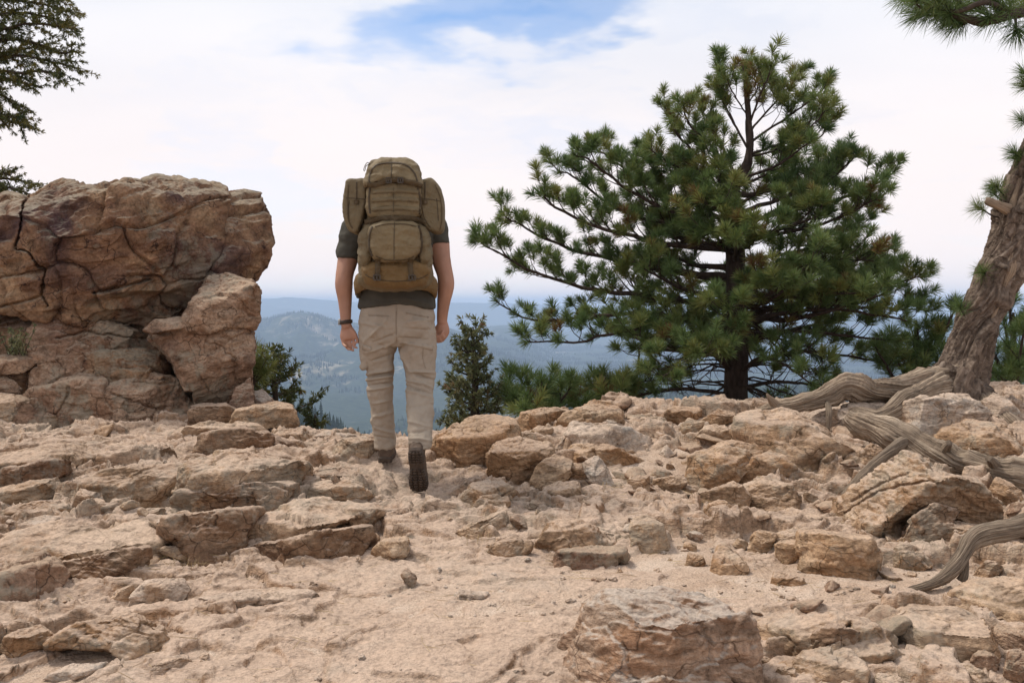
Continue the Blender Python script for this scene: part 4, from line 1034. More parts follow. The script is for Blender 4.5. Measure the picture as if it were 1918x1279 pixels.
def shoots(T, q, rad, start, step, lmin, lmax, nl, tint0, up=0.45, dens=1.0, spread=0.9, sub=True, lim=None):
    """side shoots with needle tufts along limb q"""
    r = T.r; k = len(q)
    seg = np.linalg.norm(np.diff(q, axis=0), axis=1); cum = np.concatenate([[0], np.cumsum(seg)]); tot = cum[-1]
    s = tot * start; sgn = 1
    while s < tot:
        i = min(np.searchsorted(cum, s), k - 1); i = max(i, 1)
        u = (s - cum[i - 1]) / max(seg[i - 1], 1e-6)
        p = q[i - 1] * (1 - u) + q[i] * u
        tan = unit(q[i] - q[i - 1])
        side = unit(np.cross(tan, (0, 0, 1)) + 1e-6) * sgn
        sgn = -sgn
        fr = s / tot
        d = unit(tan * r.uniform(0.35, 0.9) + side * r.uniform(0.25, 1.0) * spread + np.array([0, 0, 1]) * r.uniform(-0.15, 0.8) * up * 1.6)
        L = (lmin + (lmax - lmin) * r.random()) * (0.55 + 0.75 * (1 - fr)) 
        e = p + d * L * 0.55 + np.array([0, 0, -0.02 * L]); e2 = p + d * L + np.array([0, 0, up * L * 0.35])
        qq, _ = T.branch([p, e, e2], max(0.004, rad[i] * 0.45), 0.003, 5, 4, 0.03)
        tn = np.clip(tint0 + r.normal(0, 0.16), 0, 0.88)
        if r.random() < 0.03: tn = 1.0
        T.tuft(qq[-1], unit(qq[-1] - qq[-2]) + np.array([0, 0, 0.45]), nl * r.uniform(0.85, 1.15), tn)
        nsub = int(L / 0.11 * dens) if sub else 0
        for _ in range(nsub):
            w = r.uniform(0.35, 0.95); a = qq[0] * (1 - w) + qq[-1] * w
            dd = unit(d + r.normal(size=3) * 0.6 + np.array([0, 0, up * 0.9]))
            b_ = a + dd * r.uniform(0.05, 0.15)
            T.branch([a, (a + b_) / 2 + r.normal(size=3) * 0.006, b_], 0.004, 0.0025, 3, 3, 0)
            T.tuft(b_, dd + np.array([0, 0, 0.4]), nl * r.uniform(0.8, 1.1), np.clip(tn + r.normal(0, 0.1), 0, 1))
        s += step * r.uniform(0.6, 1.4)
    T.tuft(q[-1], q[-1] - q[-2], nl * 1.05, tint0)

def finish_pine(T, root, nper, width, a1=1.65, mat='needle', bark='pine_bark', shoot=0.07, name='crown'):
    me = T.wood.mesh('branches'); new_obj('branches', me, M[bark], root)['kind'] = 'stuff'
    v, f, tn = needles(np.array(T.tp), np.array(T.ta), np.array(T.tl), nper, width, np.array(T.tt), T.r, a1=a1, shoot=shoot)
    me = mesh_np(name, v, f, False); attr(me, 'tint', tn)
    o = new_obj(name, me, M[mat], root); o['kind'] = 'stuff'
    return o

# ---------------- the big pine behind the crest
D_P = 9.6
T = Tree(3)
def pp(px, py, dz=0.0):
    if py < 340: py = 340 - (340 - py) * 0.90
    return np.array(P(px, py, D_P + dz))
trunk = [pp(1380, 860), pp(1378, 790), pp(1379, 700), pp(1381, 620), pp(1379, 540), pp(1376, 460), pp(1372, 390), pp(1376, 345), pp(1398, 305), pp(1404, 250), pp(1400, 190), pp(1396, 130), pp(1392, 98)]
tr_r = [0.135, 0.122, 0.112, 0.104, 0.096, 0.086, 0.076, 0.068, 0.048, 0.036, 0.026, 0.014, 0.006]
pine = empty('pine_tree', P(1380, 840, D_P), 'big dark green pine with spreading tiers of boughs behind the rocky crest', 'tree')
tv, tf = tube_arrays(trunk, tr_r, 20, 90)
tsoup = Soup(); tvn = tv + unit(tv - np.array([trunk[0][0], trunk[0][1], 0]) * np.array([1, 1, 0]) - tv * np.array([0, 0, 1])) * (0.012 * fbm(tv * np.array([14, 14, 5]), 3))[:, None]
tsoup.add(tvn, tf)
new_obj('trunk', tsoup.mesh('trunk'), M['pine_bark'], pine)
# limbs: photo polyline, depth at tip, base radius
LIMBS = [
 ([(1376, 740), (1280, 728), (1200, 740), (1130, 745)], -0.5, 0.05), ([(1374, 700), (1320, 645), (1260, 618), (1205, 640), (1195, 690)], -0.5, 0.075), ([(1374, 610), (1250, 590), (1130, 590), (1010, 600), (925, 562)], 0.3, 0.07),
 ([(1376, 640), (1290, 600), (1180, 620), (1080, 640), (985, 640)], -0.6, 0.06), ([(1376, 575), (1240, 560), (1110, 540), (990, 505), (892, 448)], -0.2, 0.075), ([(1376, 520), (1220, 500), (1080, 470), (990, 430), (942, 398)], 0.2, 0.065),
 ([(1374, 470), (1240, 455), (1120, 425), (1030, 380), (1020, 356)], -0.4, 0.06), ([(1374, 440), (1250, 420), (1150, 390), (1075, 330), (1045, 322)], 0.3, 0.055), ([(1372, 410), (1260, 395), (1170, 350), (1110, 300), (1075, 285)], -0.3, 0.05), ([(1372, 400), (1290, 380), (1200, 340), (1140, 290), (1122, 276)], 0.4, 0.05),
 ([(1374, 365), (1300, 350), (1240, 330), (1200, 280)], 0.2, 0.045), ([(1372, 348), (1330, 318), (1270, 310), (1215, 270)], -0.2, 0.05), ([(1374, 345), (1320, 300), (1265, 235), (1245, 182)], 0.1, 0.05), ([(1378, 340), (1335, 270), (1290, 220), (1280, 180)], -0.3, 0.045), ([(1380, 338), (1350, 260), (1320, 210), (1310, 178)], 0.3, 0.04),
 ([(1400, 270), (1370, 210), (1350, 150), (1343, 98)], 0.0, 0.03), ([(1402, 230), (1420, 170), (1440, 120), (1445, 98)], -0.2, 0.028), ([(1402, 240), (1440, 190), (1480, 140), (1490, 118)], 0.25, 0.028), ([(1402, 260), (1470, 210), (1520, 170), (1550, 140)], 0.0, 0.032), ([(1400, 285), (1460, 262), (1510, 235), (1550, 190)], -0.3, 0.034), ([(1400, 290), (1470, 270), (1540, 245), (1548, 200)], 0.2, 0.030), ([(1398, 200), (1375, 160), (1362, 130)], -0.2, 0.018), ([(1400, 180), (1420, 140), (1405, 95)], 0.2, 0.018),
 ([(1384, 335), (1450, 310), (1490, 280), (1520, 255)], -0.4, 0.04), ([(1380, 350), (1450, 320), (1500, 300)], 0.4, 0.04),
 ([(1380, 400), (1470, 370), (1560, 330), (1605, 282)], 0.1, 0.055), ([(1380, 420), (1500, 390), (1610, 360), (1676, 318)], -0.2, 0.055), ([(1380, 430), (1480, 380), (1540, 330), (1570, 300)], 0.5, 0.045), ([(1382, 455), (1500, 430), (1590, 400), (1645, 370)], -0.5, 0.05), ([(1382, 490), (1500, 470), (1590, 440), (1615, 410)], 0.3, 0.05),
 ([(1382, 520), (1480, 510), (1570, 490), (1640, 488)], -0.6, 0.05), ([(1384, 555), (1500, 545), (1600, 515), (1685, 505)], 0.2, 0.06), ([(1384, 560), (1500, 555), (1620, 540), (1728, 518)], -0.1, 0.06), ([(1384, 590), (1500, 570), (1620, 575), (1738, 580)], 0.0, 0.075), ([(1384, 620), (1450, 590), (1560, 580), (1700, 600)], -0.7, 0.07),
 ([(1384, 640), (1480, 620), (1590, 630), (1680, 640)], -0.4, 0.06), ([(1384, 690), (1480, 660), (1580, 665), (1650, 680)], 0.2, 0.06), ([(1384, 730), (1450, 715), (1520, 722), (1600, 740)], -0.3, 0.05),
 ([(1380, 700), (1430, 670), (1480, 690), (1520, 720)], -0.9, 0.05), ([(1376, 660), (1330, 650), (1280, 670), (1240, 710)], -0.9, 0.05),
]
for pl_, dz, r0 in LIMBS:
    k = len(pl_)
    pts = [pp(a, b, dz * (q / (k - 1)) ** 0.8 * 1.4) for q, (a, b) in enumerate(pl_)]
    q, rad = T.branch(pts, r0 * (0.45 if pl_[0][1] < 360 else 0.50), 0.006, 18, 7, 0.014)
    L = np.linalg.norm(np.diff(q, axis=0), axis=1).sum()
    hi = pl_[0][1] < 360
    shoots(T, q, rad, 0.26 if L > 0.8 else 0.15, 0.060 if hi else (0.052 if pl_[0][1] < 600 else 0.075), 0.14, 0.42 if not hi else 0.28, 0.110, 0.60 if hi else 0.45, dens=1.0, up=0.6)
# boughs toward and away from the camera fill the crown's depth
for k in range(40):
    h = T.r.uniform(0, 1); py = 690 - 330 * h
    base = pp(1378, py); L = (1.65 - 1.0 * h) * T.r.uniform(0.75, 1.1)
    az = T.r.choice([-1, -1, 1]) * np.pi / 2 + T.r.uniform(-1.1, 1.1)
    d = np.array([np.cos(az), np.sin(az), 0.0])
    q, rad = T.branch([base, base + d * L * 0.5 + [0, 0, 0.03], base + d * L + [0, 0, T.r.uniform(0.05, 0.25)]], 0.04, 0.007, 12, 6, 0.02)
    shoots(T, q, rad, 0.35, 0.075, 0.16, 0.50, 0.115, 0.5, dens=1.0, up=0.55)
# bare dead twigs low in the crown
for k in range(60):
    py = T.r.uniform(560, 740); base = pp(1378, py); d = unit(np.array([T.r.normal(), T.r.normal() * 0.6, -0.25 + 0.2 * T.r.normal()])); L = T.r.uniform(0.4, 1.3)
    q, rad = T.branch([base, base + d * L * 0.5 + [0, 0, 0.06], base + d * L], 0.012, 0.003, 8, 4, 0.06)
    for _ in range(3):
        a = q[T.r.integers(3, 8)]; T.branch([a, a + T.r.normal(size=3) * 0.06, a + T.r.normal(size=3) * 0.12 + d * 0.12], 0.005, 0.002, 4, 3, 0.05)
finish_pine(T, pine, 84, 0.0048, a1=1.28)
print('pine tufts', len(T.tp))

# ---------------- low young pines along the crest
def young_pine(cols, d, seed, label, base_py, tint=0.4, nl=0.13):
    T = Tree(seed); cxp = np.mean([c[0] for c in cols])
    root = empty('young_pine', P(cxp, base_py, d), label, 'tree', 'young pines behind the crest')
    b0 = np.array(P(cxp, base_py, d))
    tp = np.array(P(cxp, min(c[1] for c in cols) + 25, d))
    so = Soup(); so.add(*tube_arrays([b0, (b0 + tp) / 2, tp], [0.07, 0.05, 0.012], 8, 14)); new_obj('trunk', so.mesh('trunk'), M['pine_bark'], root)
    for px, py in cols:
        e = np.array(P(px, py, d + T.r.uniform(-0.6, 0.6)))
        s = b0 + (tp - b0) * T.r.uniform(0.2, 0.8)
        if s[2] > e[2] + 0.1: s[2] = max(e[2] - 0.1, b0[2])
        q, rad = T.branch([s, (s + e) / 2 + [0, 0, -0.04], e], 0.03, 0.007, 12, 5, 0.02)
        shoots(T, q, rad, 0.25, 0.08, 0.10, 0.22, nl, tint, dens=1.0, up=0.5)
    finish_pine(T, root, 76, 0.0046, a1=1.3)
    return root
young_pine([(950, 705), (985, 695), (1015, 715), (1050, 710), (960, 750), (1000, 735), (1040, 750), (930, 735), (1070, 725), (985, 765), (1030, 768), (1075, 755)], 8.9, 21, 'low bushy young pine right of the juniper behind the crest', 830)
young_pine([(1120, 705), (1165, 708), (1195, 725), (1100, 735), (1150, 740), (1190, 755), (1130, 762), (1085, 762), (1175, 770)], 9.2, 22, 'low young pine left of the big pine trunk behind the crest', 840)
young_pine([(1440, 750), (1490, 755), (1530, 735), (1470, 770), (1560, 745)], 10.2, 26, 'dark low pine under the right boughs of the big pine', 850, 0.3)
young_pine([(1680, 640), (1720, 615), (1755, 610), (1740, 650), (1700, 670), (1650, 680), (1760, 680), (1790, 575), (1640, 650), (1720, 690)], 9.6, 23, 'young pine left of the leaning trunk', 800, 0.35)
young_pine([(1850, 640), (1880, 600), (1905, 660), (1870, 700), (1918, 620), (1900, 720), (1940, 680), (1850, 720), (1950, 740), (1890, 560), (1925, 580)], 9.8, 24, 'dense young pine right of the leaning trunk at the picture edge', 820, 0.35)

# ---------------- conifers with short needles (firs) and a juniper
def sprays(T, q, rad, start, step, lmin, lmax, tint, droop=0.15, flat=0.35, ncl=5, lf=0.05):
    r = T.r; seg = np.linalg.norm(np.diff(q, axis=0), axis=1); cum = np.concatenate([[0], np.cumsum(seg)]); tot = cum[-1]; s = tot * start; sg = 1
    while s < tot:
        i = max(1, min(np.searchsorted(cum, s), len(q) - 1)); p = q[i - 1] + (q[i] - q[i - 1]) * ((s - cum[i - 1]) / max(seg[i - 1], 1e-6))
        tan = unit(q[i] - q[i - 1]); side = unit(np.cross(tan, (0, 0, 1))) * sg; sg = -sg
        d = unit(tan * r.uniform(0.5, 1.0) + side * r.uniform(0.3, 1.0) + np.array([0, 0, 1]) * r.normal() * flat)
        L = r.uniform(lmin, lmax) * (1.1 - 0.6 * s / tot)
        e = p + d * L + np.array([0, 0, -droop * L])
        qq, _ = T.branch([p, p + d * L * 0.5, e], 0.005, 0.002, 5, 3, 0.04)
        tn = np.clip(tint + r.normal(0, 0.2), 0, 0.9)
        for w in np.linspace(0.12, 1.0, max(2, int(L / 0.035))):
            a = qq[0] * (1 - w) + qq[-1] * w + r.normal(size=3) * 0.008
            T.tuft(a, d + r.normal(size=3) * 0.55, lf * r.uniform(0.7, 1.2), np.clip(tn + r.normal(0, 0.08), 0, 1))
        s += step * r.uniform(0.6, 1.4)

D_F = 10.5
T = Tree(31)
def pf(px, py, dz=0.0): return np.array(P(px, py, D_F + dz))
fir = empty('fir_tree', P(-150, 830, D_F), 'dark fir at the left edge reaching its branches over the boulder', 'tree')
so = Soup(); so.add(*tube_arrays([pf(-150, 840), pf(-152, 500), pf(-146, 200), pf(-150, -120), pf(-150, -330)], [0.24, 0.2, 0.16, 0.11, 0.05], 14, 40)); new_obj('trunk', so.mesh('trunk'), M['pine_bark'], fir)
for pl_, dz in [([(-150, 60), (-60, 40), (40, 25), (138, 45)], 0.2), ([(-150, 20), (-40, 10), (60, -20), (125, 10)], -0.3), ([(-150, 100), (-50, 80), (40, 75), (120, 100), (135, 85)], 0.3), ([(-150, 90), (-30, 65), (50, 45), (130, 52)], -0.2),
                ([(-150, 150), (-60, 120), (40, 105), (150, 130)], 0.1), ([(-150, 160), (-50, 140), (50, 135), (120, 138)], -0.4), ([(-150, 170), (-60, 150), (20, 150), (75, 165)], 0.4), ([(-150, 190), (-70, 170), (-10, 175), (40, 200)], 0.1),
                ([(-150, 235), (-60, 215), (10, 225), (62, 243)], 0.1), ([(-150, 220), (-60, 210), (0, 215), (45, 225)], -0.2), ([(-150, 330), (-70, 335), (10, 335), (72, 345)], 0.2), ([(-150, 345), (-60, 360), (10, 352), (70, 368)], -0.1), ([(-150, 320), (-80, 330), (-10, 325), (20, 328)], 0.0),
                ([(-150, -40), (-50, -30), (40, -50), (110, -10)], 0.1), ([(-150, -10), (-50, -5), (60, 5), (140, 25)], 0.5), ([(-150, 130), (-50, 110), (30, 95), (100, 80)], 0.6), ([(-150, 240), (-200, 240), (-300, 260)], 0.1), ([(-150, 80), (-220, 80), (-330, 110)], 0.2)]:
    k = len(pl_); q, rad = T.branch([pf(a, b, dz * q / (k - 1)) for q, (a, b) in enumerate(pl_)], 0.035, 0.006, 18, 5, 0.012)
    sprays(T, q, rad, 0.2, 0.036, 0.12, 0.46, 0.50, 0.10, 0.42, lf=0.055)
finish_pine(T, fir, 14, 0.0080, a1=1.3, mat='fir', bark='twig_bark', shoot=0.03)
print('fir', len(T.tp))

def small_conifer(px, top, bot, halfw, d, seed, label, name, mat, nb, tint, lf=0.05, per=10, wid=0.008, slim=1.0, flat=0.5, dro=-0.1, tk='twig_bark'):
    T = Tree(seed); r = T.r
    root = empty(name, P(px, bot + 40, d), label, 'tree')
    b0 = np.array(P(px, bot + 40, d)); t0 = np.array(P(px, top, d))
    so = Soup(); so.add(*tube_arrays([b0, (b0 + t0) / 2 + [0.02, 0, 0], t0], [0.05, 0.032, 0.006], 8, 20)); new_obj('trunk', so.mesh('trunk'), M[tk], root)
    for k in range(nb):
        h = (k + r.random()) / nb
        p = b0 + (t0 - b0) * (0.06 + 0.92 * h)
        L = halfw / F * d * (0.25 + 0.95 * (1 - h) ** slim) * r.uniform(0.6, 1.15)
        az = k * 2.4 + r.normal() * 0.4
        dd = np.array([np.cos(az), np.sin(az), 0.35 + 0.5 * h])
        q, rad = T.branch([p, p + dd * L * 0.55 - [0, 0, 0.03], p + dd * L], 0.012, 0.003, 8, 4, 0.03)
        sprays(T, q, rad, 0.25, 0.05, 0.06, 0.22, tint, dro, flat, lf=lf)
        T.tuft(q[-1], dd, lf, tint)
    finish_pine(T, root, per, wid, a1=1.2, mat=mat, bark=tk, shoot=0.03)
small_conifer(886, 612, 800, 62, 9.0, 41, 'thin olive juniper standing right of the hiker beyond the rocks', 'juniper_tree', 'juniper', 54, 0.50, lf=0.055, per=14, wid=0.010, slim=1.0)
small_conifer(512, 668, 800, 92, 9.6, 42, 'small dark fir beside the right end of the boulder outcrop', 'fir_tree', 'fir', 30, 0.30, lf=0.06, per=12, wid=0.010, slim=0.8, flat=0.25, dro=0.0)
T = Tree(43); root = empty('young_pine', P(470, 790, 9.0), 'bright young pine shoot showing past the rock pillar edge', 'tree', 'young pines behind the crest')
b0 = np.array(P(462, 820, 9.0)); so = Soup(); so.add(*tube_arrays([b0, np.array(P(468, 740, 9.0)), np.array(P(476, 690, 9.0))], [0.05, 0.035, 0.012], 8, 12)); new_obj('trunk', so.mesh('trunk'), M['pine_bark'], root)
for px, py in [(478, 652), (492, 660), (470, 668), (500, 672), (484, 680), (505, 690), (462, 690), (488, 700), (455, 700)]:
    e = np.array(P(px, py, 9.0 + T.r.uniform(-0.1, 0.1))); s_ = np.array(P(470, 725, 9.0)); T.branch([s_, (s_ + e) / 2, e], 0.008, 0.004, 5, 4, 0.02); T.tuft(e, e - s_, 0.14, 0.75); T.tuft((s_ + e * 2) / 3, e - s_, 0.12, 0.65)
finish_pine(T, root, 70, 0.0050)
small_conifer(590, 775, 830, 26, 9.4, 44, 'dark fir top at the foot of the small fir behind the crest', 'fir_tree', 'fir', 14, 0.2, lf=0.05, per=12, wid=0.010)
small_conifer(826, 806, 850, 18, 8.6, 45, 'tiny fir tip showing left of the golden boulder behind the boots', 'fir_tree', 'fir', 10, 0.3, lf=0.045, per=12, wid=0.009)
T = Tree(47)
scrub = empty('shrub', P(40, 640, 7.55), 'sparse dry green scrub in the shaded gap under the boulder', 'shrub')
for k in range(14):
    b0 = np.array(P(40 + T.r.uniform(-25, 25), 665, 7.5 + T.r.uniform(-0.1, 0.1))); e = b0 + np.array([T.r.normal() * 0.06, -0.03, T.r.uniform(0.08, 0.26)])
    q, rad = T.branch([b0, (b0 + e) / 2 + T.r.normal(size=3) * 0.02, e], 0.004, 0.002, 6, 3, 0.05)
    for a in q[1:]: T.tuft(a, T.r.normal(size=3) + [0, -0.3, 0.6], 0.035, T.r.uniform(0.2, 0.8))
finish_pine(T, scrub, 7, 0.008, mat='juniper', bark='twig_bark', shoot=0.02, name='leaves')

# ---------------- the old leaning tree and its roots
def gnarled(name, path, parent, mat, flutes=5, twist=2.5, amp=0.16, n=72, per_m=90, rough=0.05, seed=0, knots=(), vrot=0.0, lump=0.20):
    """path rows: px, py, d, radius px"""
    pts = np.array([tuple(P(a, b, d)) + (rp / F * d,) for a, b, d, rp in path])
    L = np.linalg.norm(np.diff(pts[:, :3], axis=0), axis=1).sum()
    m = max(20, int(L * per_m)); q = cr_interp(pts, m); c = q[:, :3]; R = np.maximum(q[:, 3], 0.002)
    R = R * (1 + lump * fbm(np.stack([np.linspace(0, L * 5.0, m), np.full(m, seed * 1.7 + 20), np.zeros(m)], 1), 3))
    wob = fbm(np.stack([np.linspace(0, L * 3.0, m), np.full(m, seed * 3.3), np.zeros(m)], 1), 3); wob2 = fbm(np.stack([np.linspace(0, L * 3.0, m), np.full(m, seed * 3.3 + 50), np.zeros(m)], 1), 3)
    c = c + np.stack([wob * 0, wob * 0.3, wob2], 1) * (R * 0.22)[:, None]
    tan = unit(np.gradient(c, axis=0)); u = np.array([0.0, -1.0, 0.0]); A = np.zeros((m, 3)); B = np.zeros((m, 3))
    for i_ in range(m):
        u = u - tan[i_] * np.dot(u, tan[i_]); u /= np.linalg.norm(u); A[i_] = u; B[i_] = np.cross(tan[i_], u)
    th = np.arange(n) / n * 2 * np.pi; s = np.linspace(0, L, m)
    TH, S = np.meshgrid(th, s); ph = TH + vrot - twist * S + 0.5 * perlin(np.stack([S.ravel() * 2, S.ravel() * 0 + seed, S.ravel() * 0], 1)).reshape(S.shape)
    cyl = np.stack([np.cos(ph).ravel() * 1.6, np.sin(ph).ravel() * 1.6, S.ravel() * 0.9 + seed * 5], 1)
    big = fbm(cyl, 3).reshape(S.shape)
    fine = ridged(np.stack([np.cos(ph).ravel() * 5, np.sin(ph).ravel() * 5, S.ravel() * 2.4 + seed], 1), 4, 0.6).reshape(S.shape)
    k = 1 + amp * (np.abs(np.sin(ph * flutes / 2 + big * 1.5)) * 1.3 - 0.8) + 0.9 * amp * big + rough * fine
    rr2 = R[:, None] * k
    for ks, kth, kr, kh in knots:
        dth = np.angle(np.exp(1j * (TH - kth))); dist = np.hypot(dth * R[:, None], S - ks * L)
        rr2 = rr2 + kh * np.exp(-(dist / kr) ** 2)
    v = c[:, None] + rr2[..., None] * (np.cos(TH)[..., None] * A[:, None] + np.sin(TH)[..., None] * B[:, None])
    v = v.reshape(-1, 3); f = ring_faces(m, n); v = np.concatenate([v, c[:1], c[-1:]])
    j_ = np.arange(n); so = Soup(); so.add(v, [f, np.stack([(j_ + 1) % n, j_, np.full(n, m * n)], 1), np.stack([(m - 1) * n + j_, (m - 1) * n + (j_ + 1) % n, np.full(n, m * n + 1)], 1)])
    me = so.mesh(name)
    attr(me, 'along', np.concatenate([S.ravel(), [0, L]])); arr = (np.abs(np.angle(np.exp(1j * ph))) * 0.35).ravel()
    attr(me, 'around', np.concatenate([arr, [0, 0]]))
    return new_obj(name, me, M[mat], parent)

DT = 7.2
old = empty('old_pine', P(1795, 745, DT), 'old leaning pine with twisted trunk and bare grey roots at the right edge', 'tree')
gnarled('trunk', [(1780, 775, DT, 70), (1788, 735, DT, 56), (1802, 695, DT, 37), (1820, 640, DT, 32), (1838, 588, DT, 31), (1864, 530, DT, 33), (1886, 488, DT, 35), (1902, 430, DT, 34), (1910, 392, DT, 35), (1928, 332, DT, 31), (1950, 260, DT - 0.1, 27), (1978, 160, DT - 0.2, 25), (2000, 50, DT - 0.4, 22), (2005, -80, DT - 0.7, 19), (1985, -230, DT - 1.0, 14), (1960, -330, DT - 1.2, 7)], old, 'old_bark', 4, 1.0, 0.27, 130, 130, 0.12, 1, lump=0.05, knots=[(0.30, 0.3, 0.06, 0.05), (0.36, -0.4, 0.05, 0.04), (0.22, 0.8, 0.07, 0.04), (0.12, -0.6, 0.08, 0.05)])
gnarled('deadwood_strip', [(1850, 620, DT - 0.09, 3), (1878, 545, DT - 0.10, 6), (1890, 505, DT - 0.11, 11), (1897, 440, DT - 0.10, 7), (1896, 390, DT - 0.10, 6), (1912, 330, DT - 0.07, 4)], old, 'dead_wood', 3, 1.0, 0.16, 24, 120, 0.06, 2)
gnarled('root', [(1830, 668, DT + 0.10, 18), (1800, 706, DT + 0.02, 30), (1762, 718, DT - 0.08, 28), (1725, 722, DT - 0.22, 25), (1680, 728, DT - 0.3, 20), (1630, 733, DT - 0.34, 19), (1585, 726, DT - 0.36, 20), (1545, 745, DT - 0.36, 17), (1500, 756, DT - 0.36, 13), (1450, 766, DT - 0.32, 10), (1405, 776, DT - 0.28, 5)], old, 'grey_wood', 3, 0.9, 0.20, 80, 150, 0.13, 3)
gnarled('root', [(1760, 718, DT - 0.2, 22), (1722, 738, DT - 0.38, 17), (1694, 752, DT - 0.50, 16), (1668, 772, DT - 0.55, 15), (1640, 782, DT - 0.55, 12), (1606, 770, DT - 0.5, 8), (1590, 772, DT - 0.48, 4)], old, 'grey_wood', 3, 0.9, 0.20, 64, 150, 0.13, 4)
gnarled('root', [(1462, 768, DT - 0.32, 10), (1450, 756, DT - 0.34, 8), (1440, 744, DT - 0.36, 4), (1436, 737, DT - 0.36, 1.5)], old, 'dead_wood', 3, 2, 0.15, 24, 120, 0.05, 5)
gnarled('root', [(1548, 748, DT - 0.36, 4), (1553, 770, DT - 0.50, 5), (1552, 800, DT - 0.54, 4), (1548, 822, DT - 0.56, 2)], old, 'grey_wood', 3, 2, 0.15, 16, 120, 0.05, 6)
gnarled('branch_stub', [(1886, 392, DT - 0.1, 10), (1868, 384, DT - 0.16, 8), (1850, 377, DT - 0.18, 7), (1846, 376, DT - 0.18, 5)], old, 'dead_wood', 3, 2, 0.12, 20, 120, 0.05, 7)
gnarled('root', [(1830, 745, DT - 0.05, 24), (1862, 772, DT - 0.35, 17), (1890, 795, DT - 0.5, 16), (1930, 815, DT - 0.55, 15), (1990, 830, DT - 0.5, 10)], old, 'grey_wood', 4, 2.5, 0.18, 40, 120, 0.06, 8)
log = empty('bare_log', P(1760, 880, 6.0), 'thick weathered grey log lying across the right-hand boulders', 'log')
DL = 5.8
gnarled('stem', [(1588, 778, DL + 0.25, 8), (1602, 790, DL + 0.22, 16), (1640, 805, DL + 0.15, 20), (1690, 825, DL + 0.05, 23), (1740, 850, DL - 0.05, 24), (1790, 868, DL - 0.15, 26), (1840, 880, DL - 0.25, 29), (1890, 895, DL - 0.3, 32), (1950, 912, DL - 0.35, 34), (2040, 935, DL - 0.4, 30)], log, 'grey_wood', 3, 0.8, 0.18, 90, 150, 0.13, 9, knots=[(0.3, 0.5, 0.05, 0.03), (0.62, -0.5, 0.04, 0.03)])
gnarled('side_branch', [(1692, 828, DL - 0.05, 10), (1672, 842, DL - 0.12, 10), (1645, 862, DL - 0.2, 8.5), (1615, 890, DL - 0.28, 8), (1592, 915, DL - 0.34, 6.5), (1578, 928, DL - 0.36, 4)], log, 'grey_wood', 3, 2.5, 0.16, 32, 130, 0.06, 10)
gnarled('broken_stub', [(1765, 852, DL - 0.12, 9), (1772, 838, DL - 0.2, 7), (1778, 829, DL - 0.24, 5)], log, 'grey_wood', 3, 1.0, 0.2, 20, 160, 0.15, 13)
gnarled('broken_stub', [(1868, 884, DL - 0.28, 11), (1858, 866, DL - 0.36, 8), (1852, 858, DL - 0.4, 6)], log, 'grey_wood', 3, 1.0, 0.2, 20, 160, 0.15, 14)
br = empty('bare_root', P(1740, 1090, 4.25), 'bent bare grey root arching down to the dirt at the right edge', 'root')
DB = 4.14
gnarled('stem', [(2020, 935, DB + 0.05, 22), (1960, 962, DB + 0.02, 19), (1915, 982, DB, 17), (1870, 993, DB - 0.02, 15), (1838, 1000, DB - 0.03, 15), (1818, 1014, DB - 0.05, 14), (1804, 1038, DB - 0.08, 13), (1786, 1064, DB - 0.12, 12), (1758, 1086, DB - 0.16, 9.5), (1725, 1100, DB - 0.19, 7), (1694, 1107, DB - 0.2, 3.5)], br, 'grey_wood', 3, 1.0, 0.16, 60, 200, 0.12, 11)
gnarled('prong', [(1804, 1034, DB - 0.05, 7), (1808, 1055, DB - 0.08, 6), (1806, 1075, DB - 0.1, 6.5), (1800, 1088, DB - 0.1, 8)], br, 'grey_wood', 3, 1.0, 0.12, 24, 200, 0.06, 12)
# its live boughs
T = Tree(51)
def tuft_at(T, px, py, d, base, l, tint, n=1):
    e = np.array(P(px, py, d)); s_ = np.array(P(*base)); q, _ = T.branch([s_, (s_ + e) / 2 + [0, 0, -0.02], e], 0.008, 0.005, 6, 5, 0.02)
    for _ in range(n): T.tuft(e + T.r.normal(size=3) * 0.01, unit(e - s_) + T.r.normal(size=3) * 0.15, l, tint)
for px, py, bx, by, tn in [(1836, 388, 1878, 408, 0.6), (1866, 348, 1890, 370, 0.6), (1860, 360, 1888, 378, 0.4), (1910, 300, 1925, 330, 0.45), (1900, 285, 1920, 310, 0.3), (1917, 228, 1945, 262, 0.4), (1918, 140, 1960, 180, 0.4), (1914, 160, 1960, 190, 0.5), (1838, 505, 1852, 520, 0.5), (1797, 575, 1826, 610, 0.3)]:
    tuft_at(T, px, py, DT - 0.1, (bx, by, DT), 0.125, tn, 2)
DA = 4.9
A_ = np.array(P(2002, 20, DT - 0.5))
q, rad = T.branch([A_, np.array(P(1990, -20, 6.0)), np.array(P(1950, 15, 5.2)), np.array(P(1890, 28, DA)), np.array(P(1840, 42, DA - 0.05)), np.array(P(1790, 30, DA - 0.05)), np.array(P(1740, 8, DA)), np.array(P(1690, -12, DA))], 0.045, 0.010, 40, 8, 0.004)
q2, rad2 = T.branch([np.array(P(1890, 28, DA)), np.array(P(1850, 5, DA - 0.1)), np.array(P(1790, 22, DA - 0.1)), np.array(P(1770, 10, DA))], 0.018, 0.008, 16, 6, 0.01)
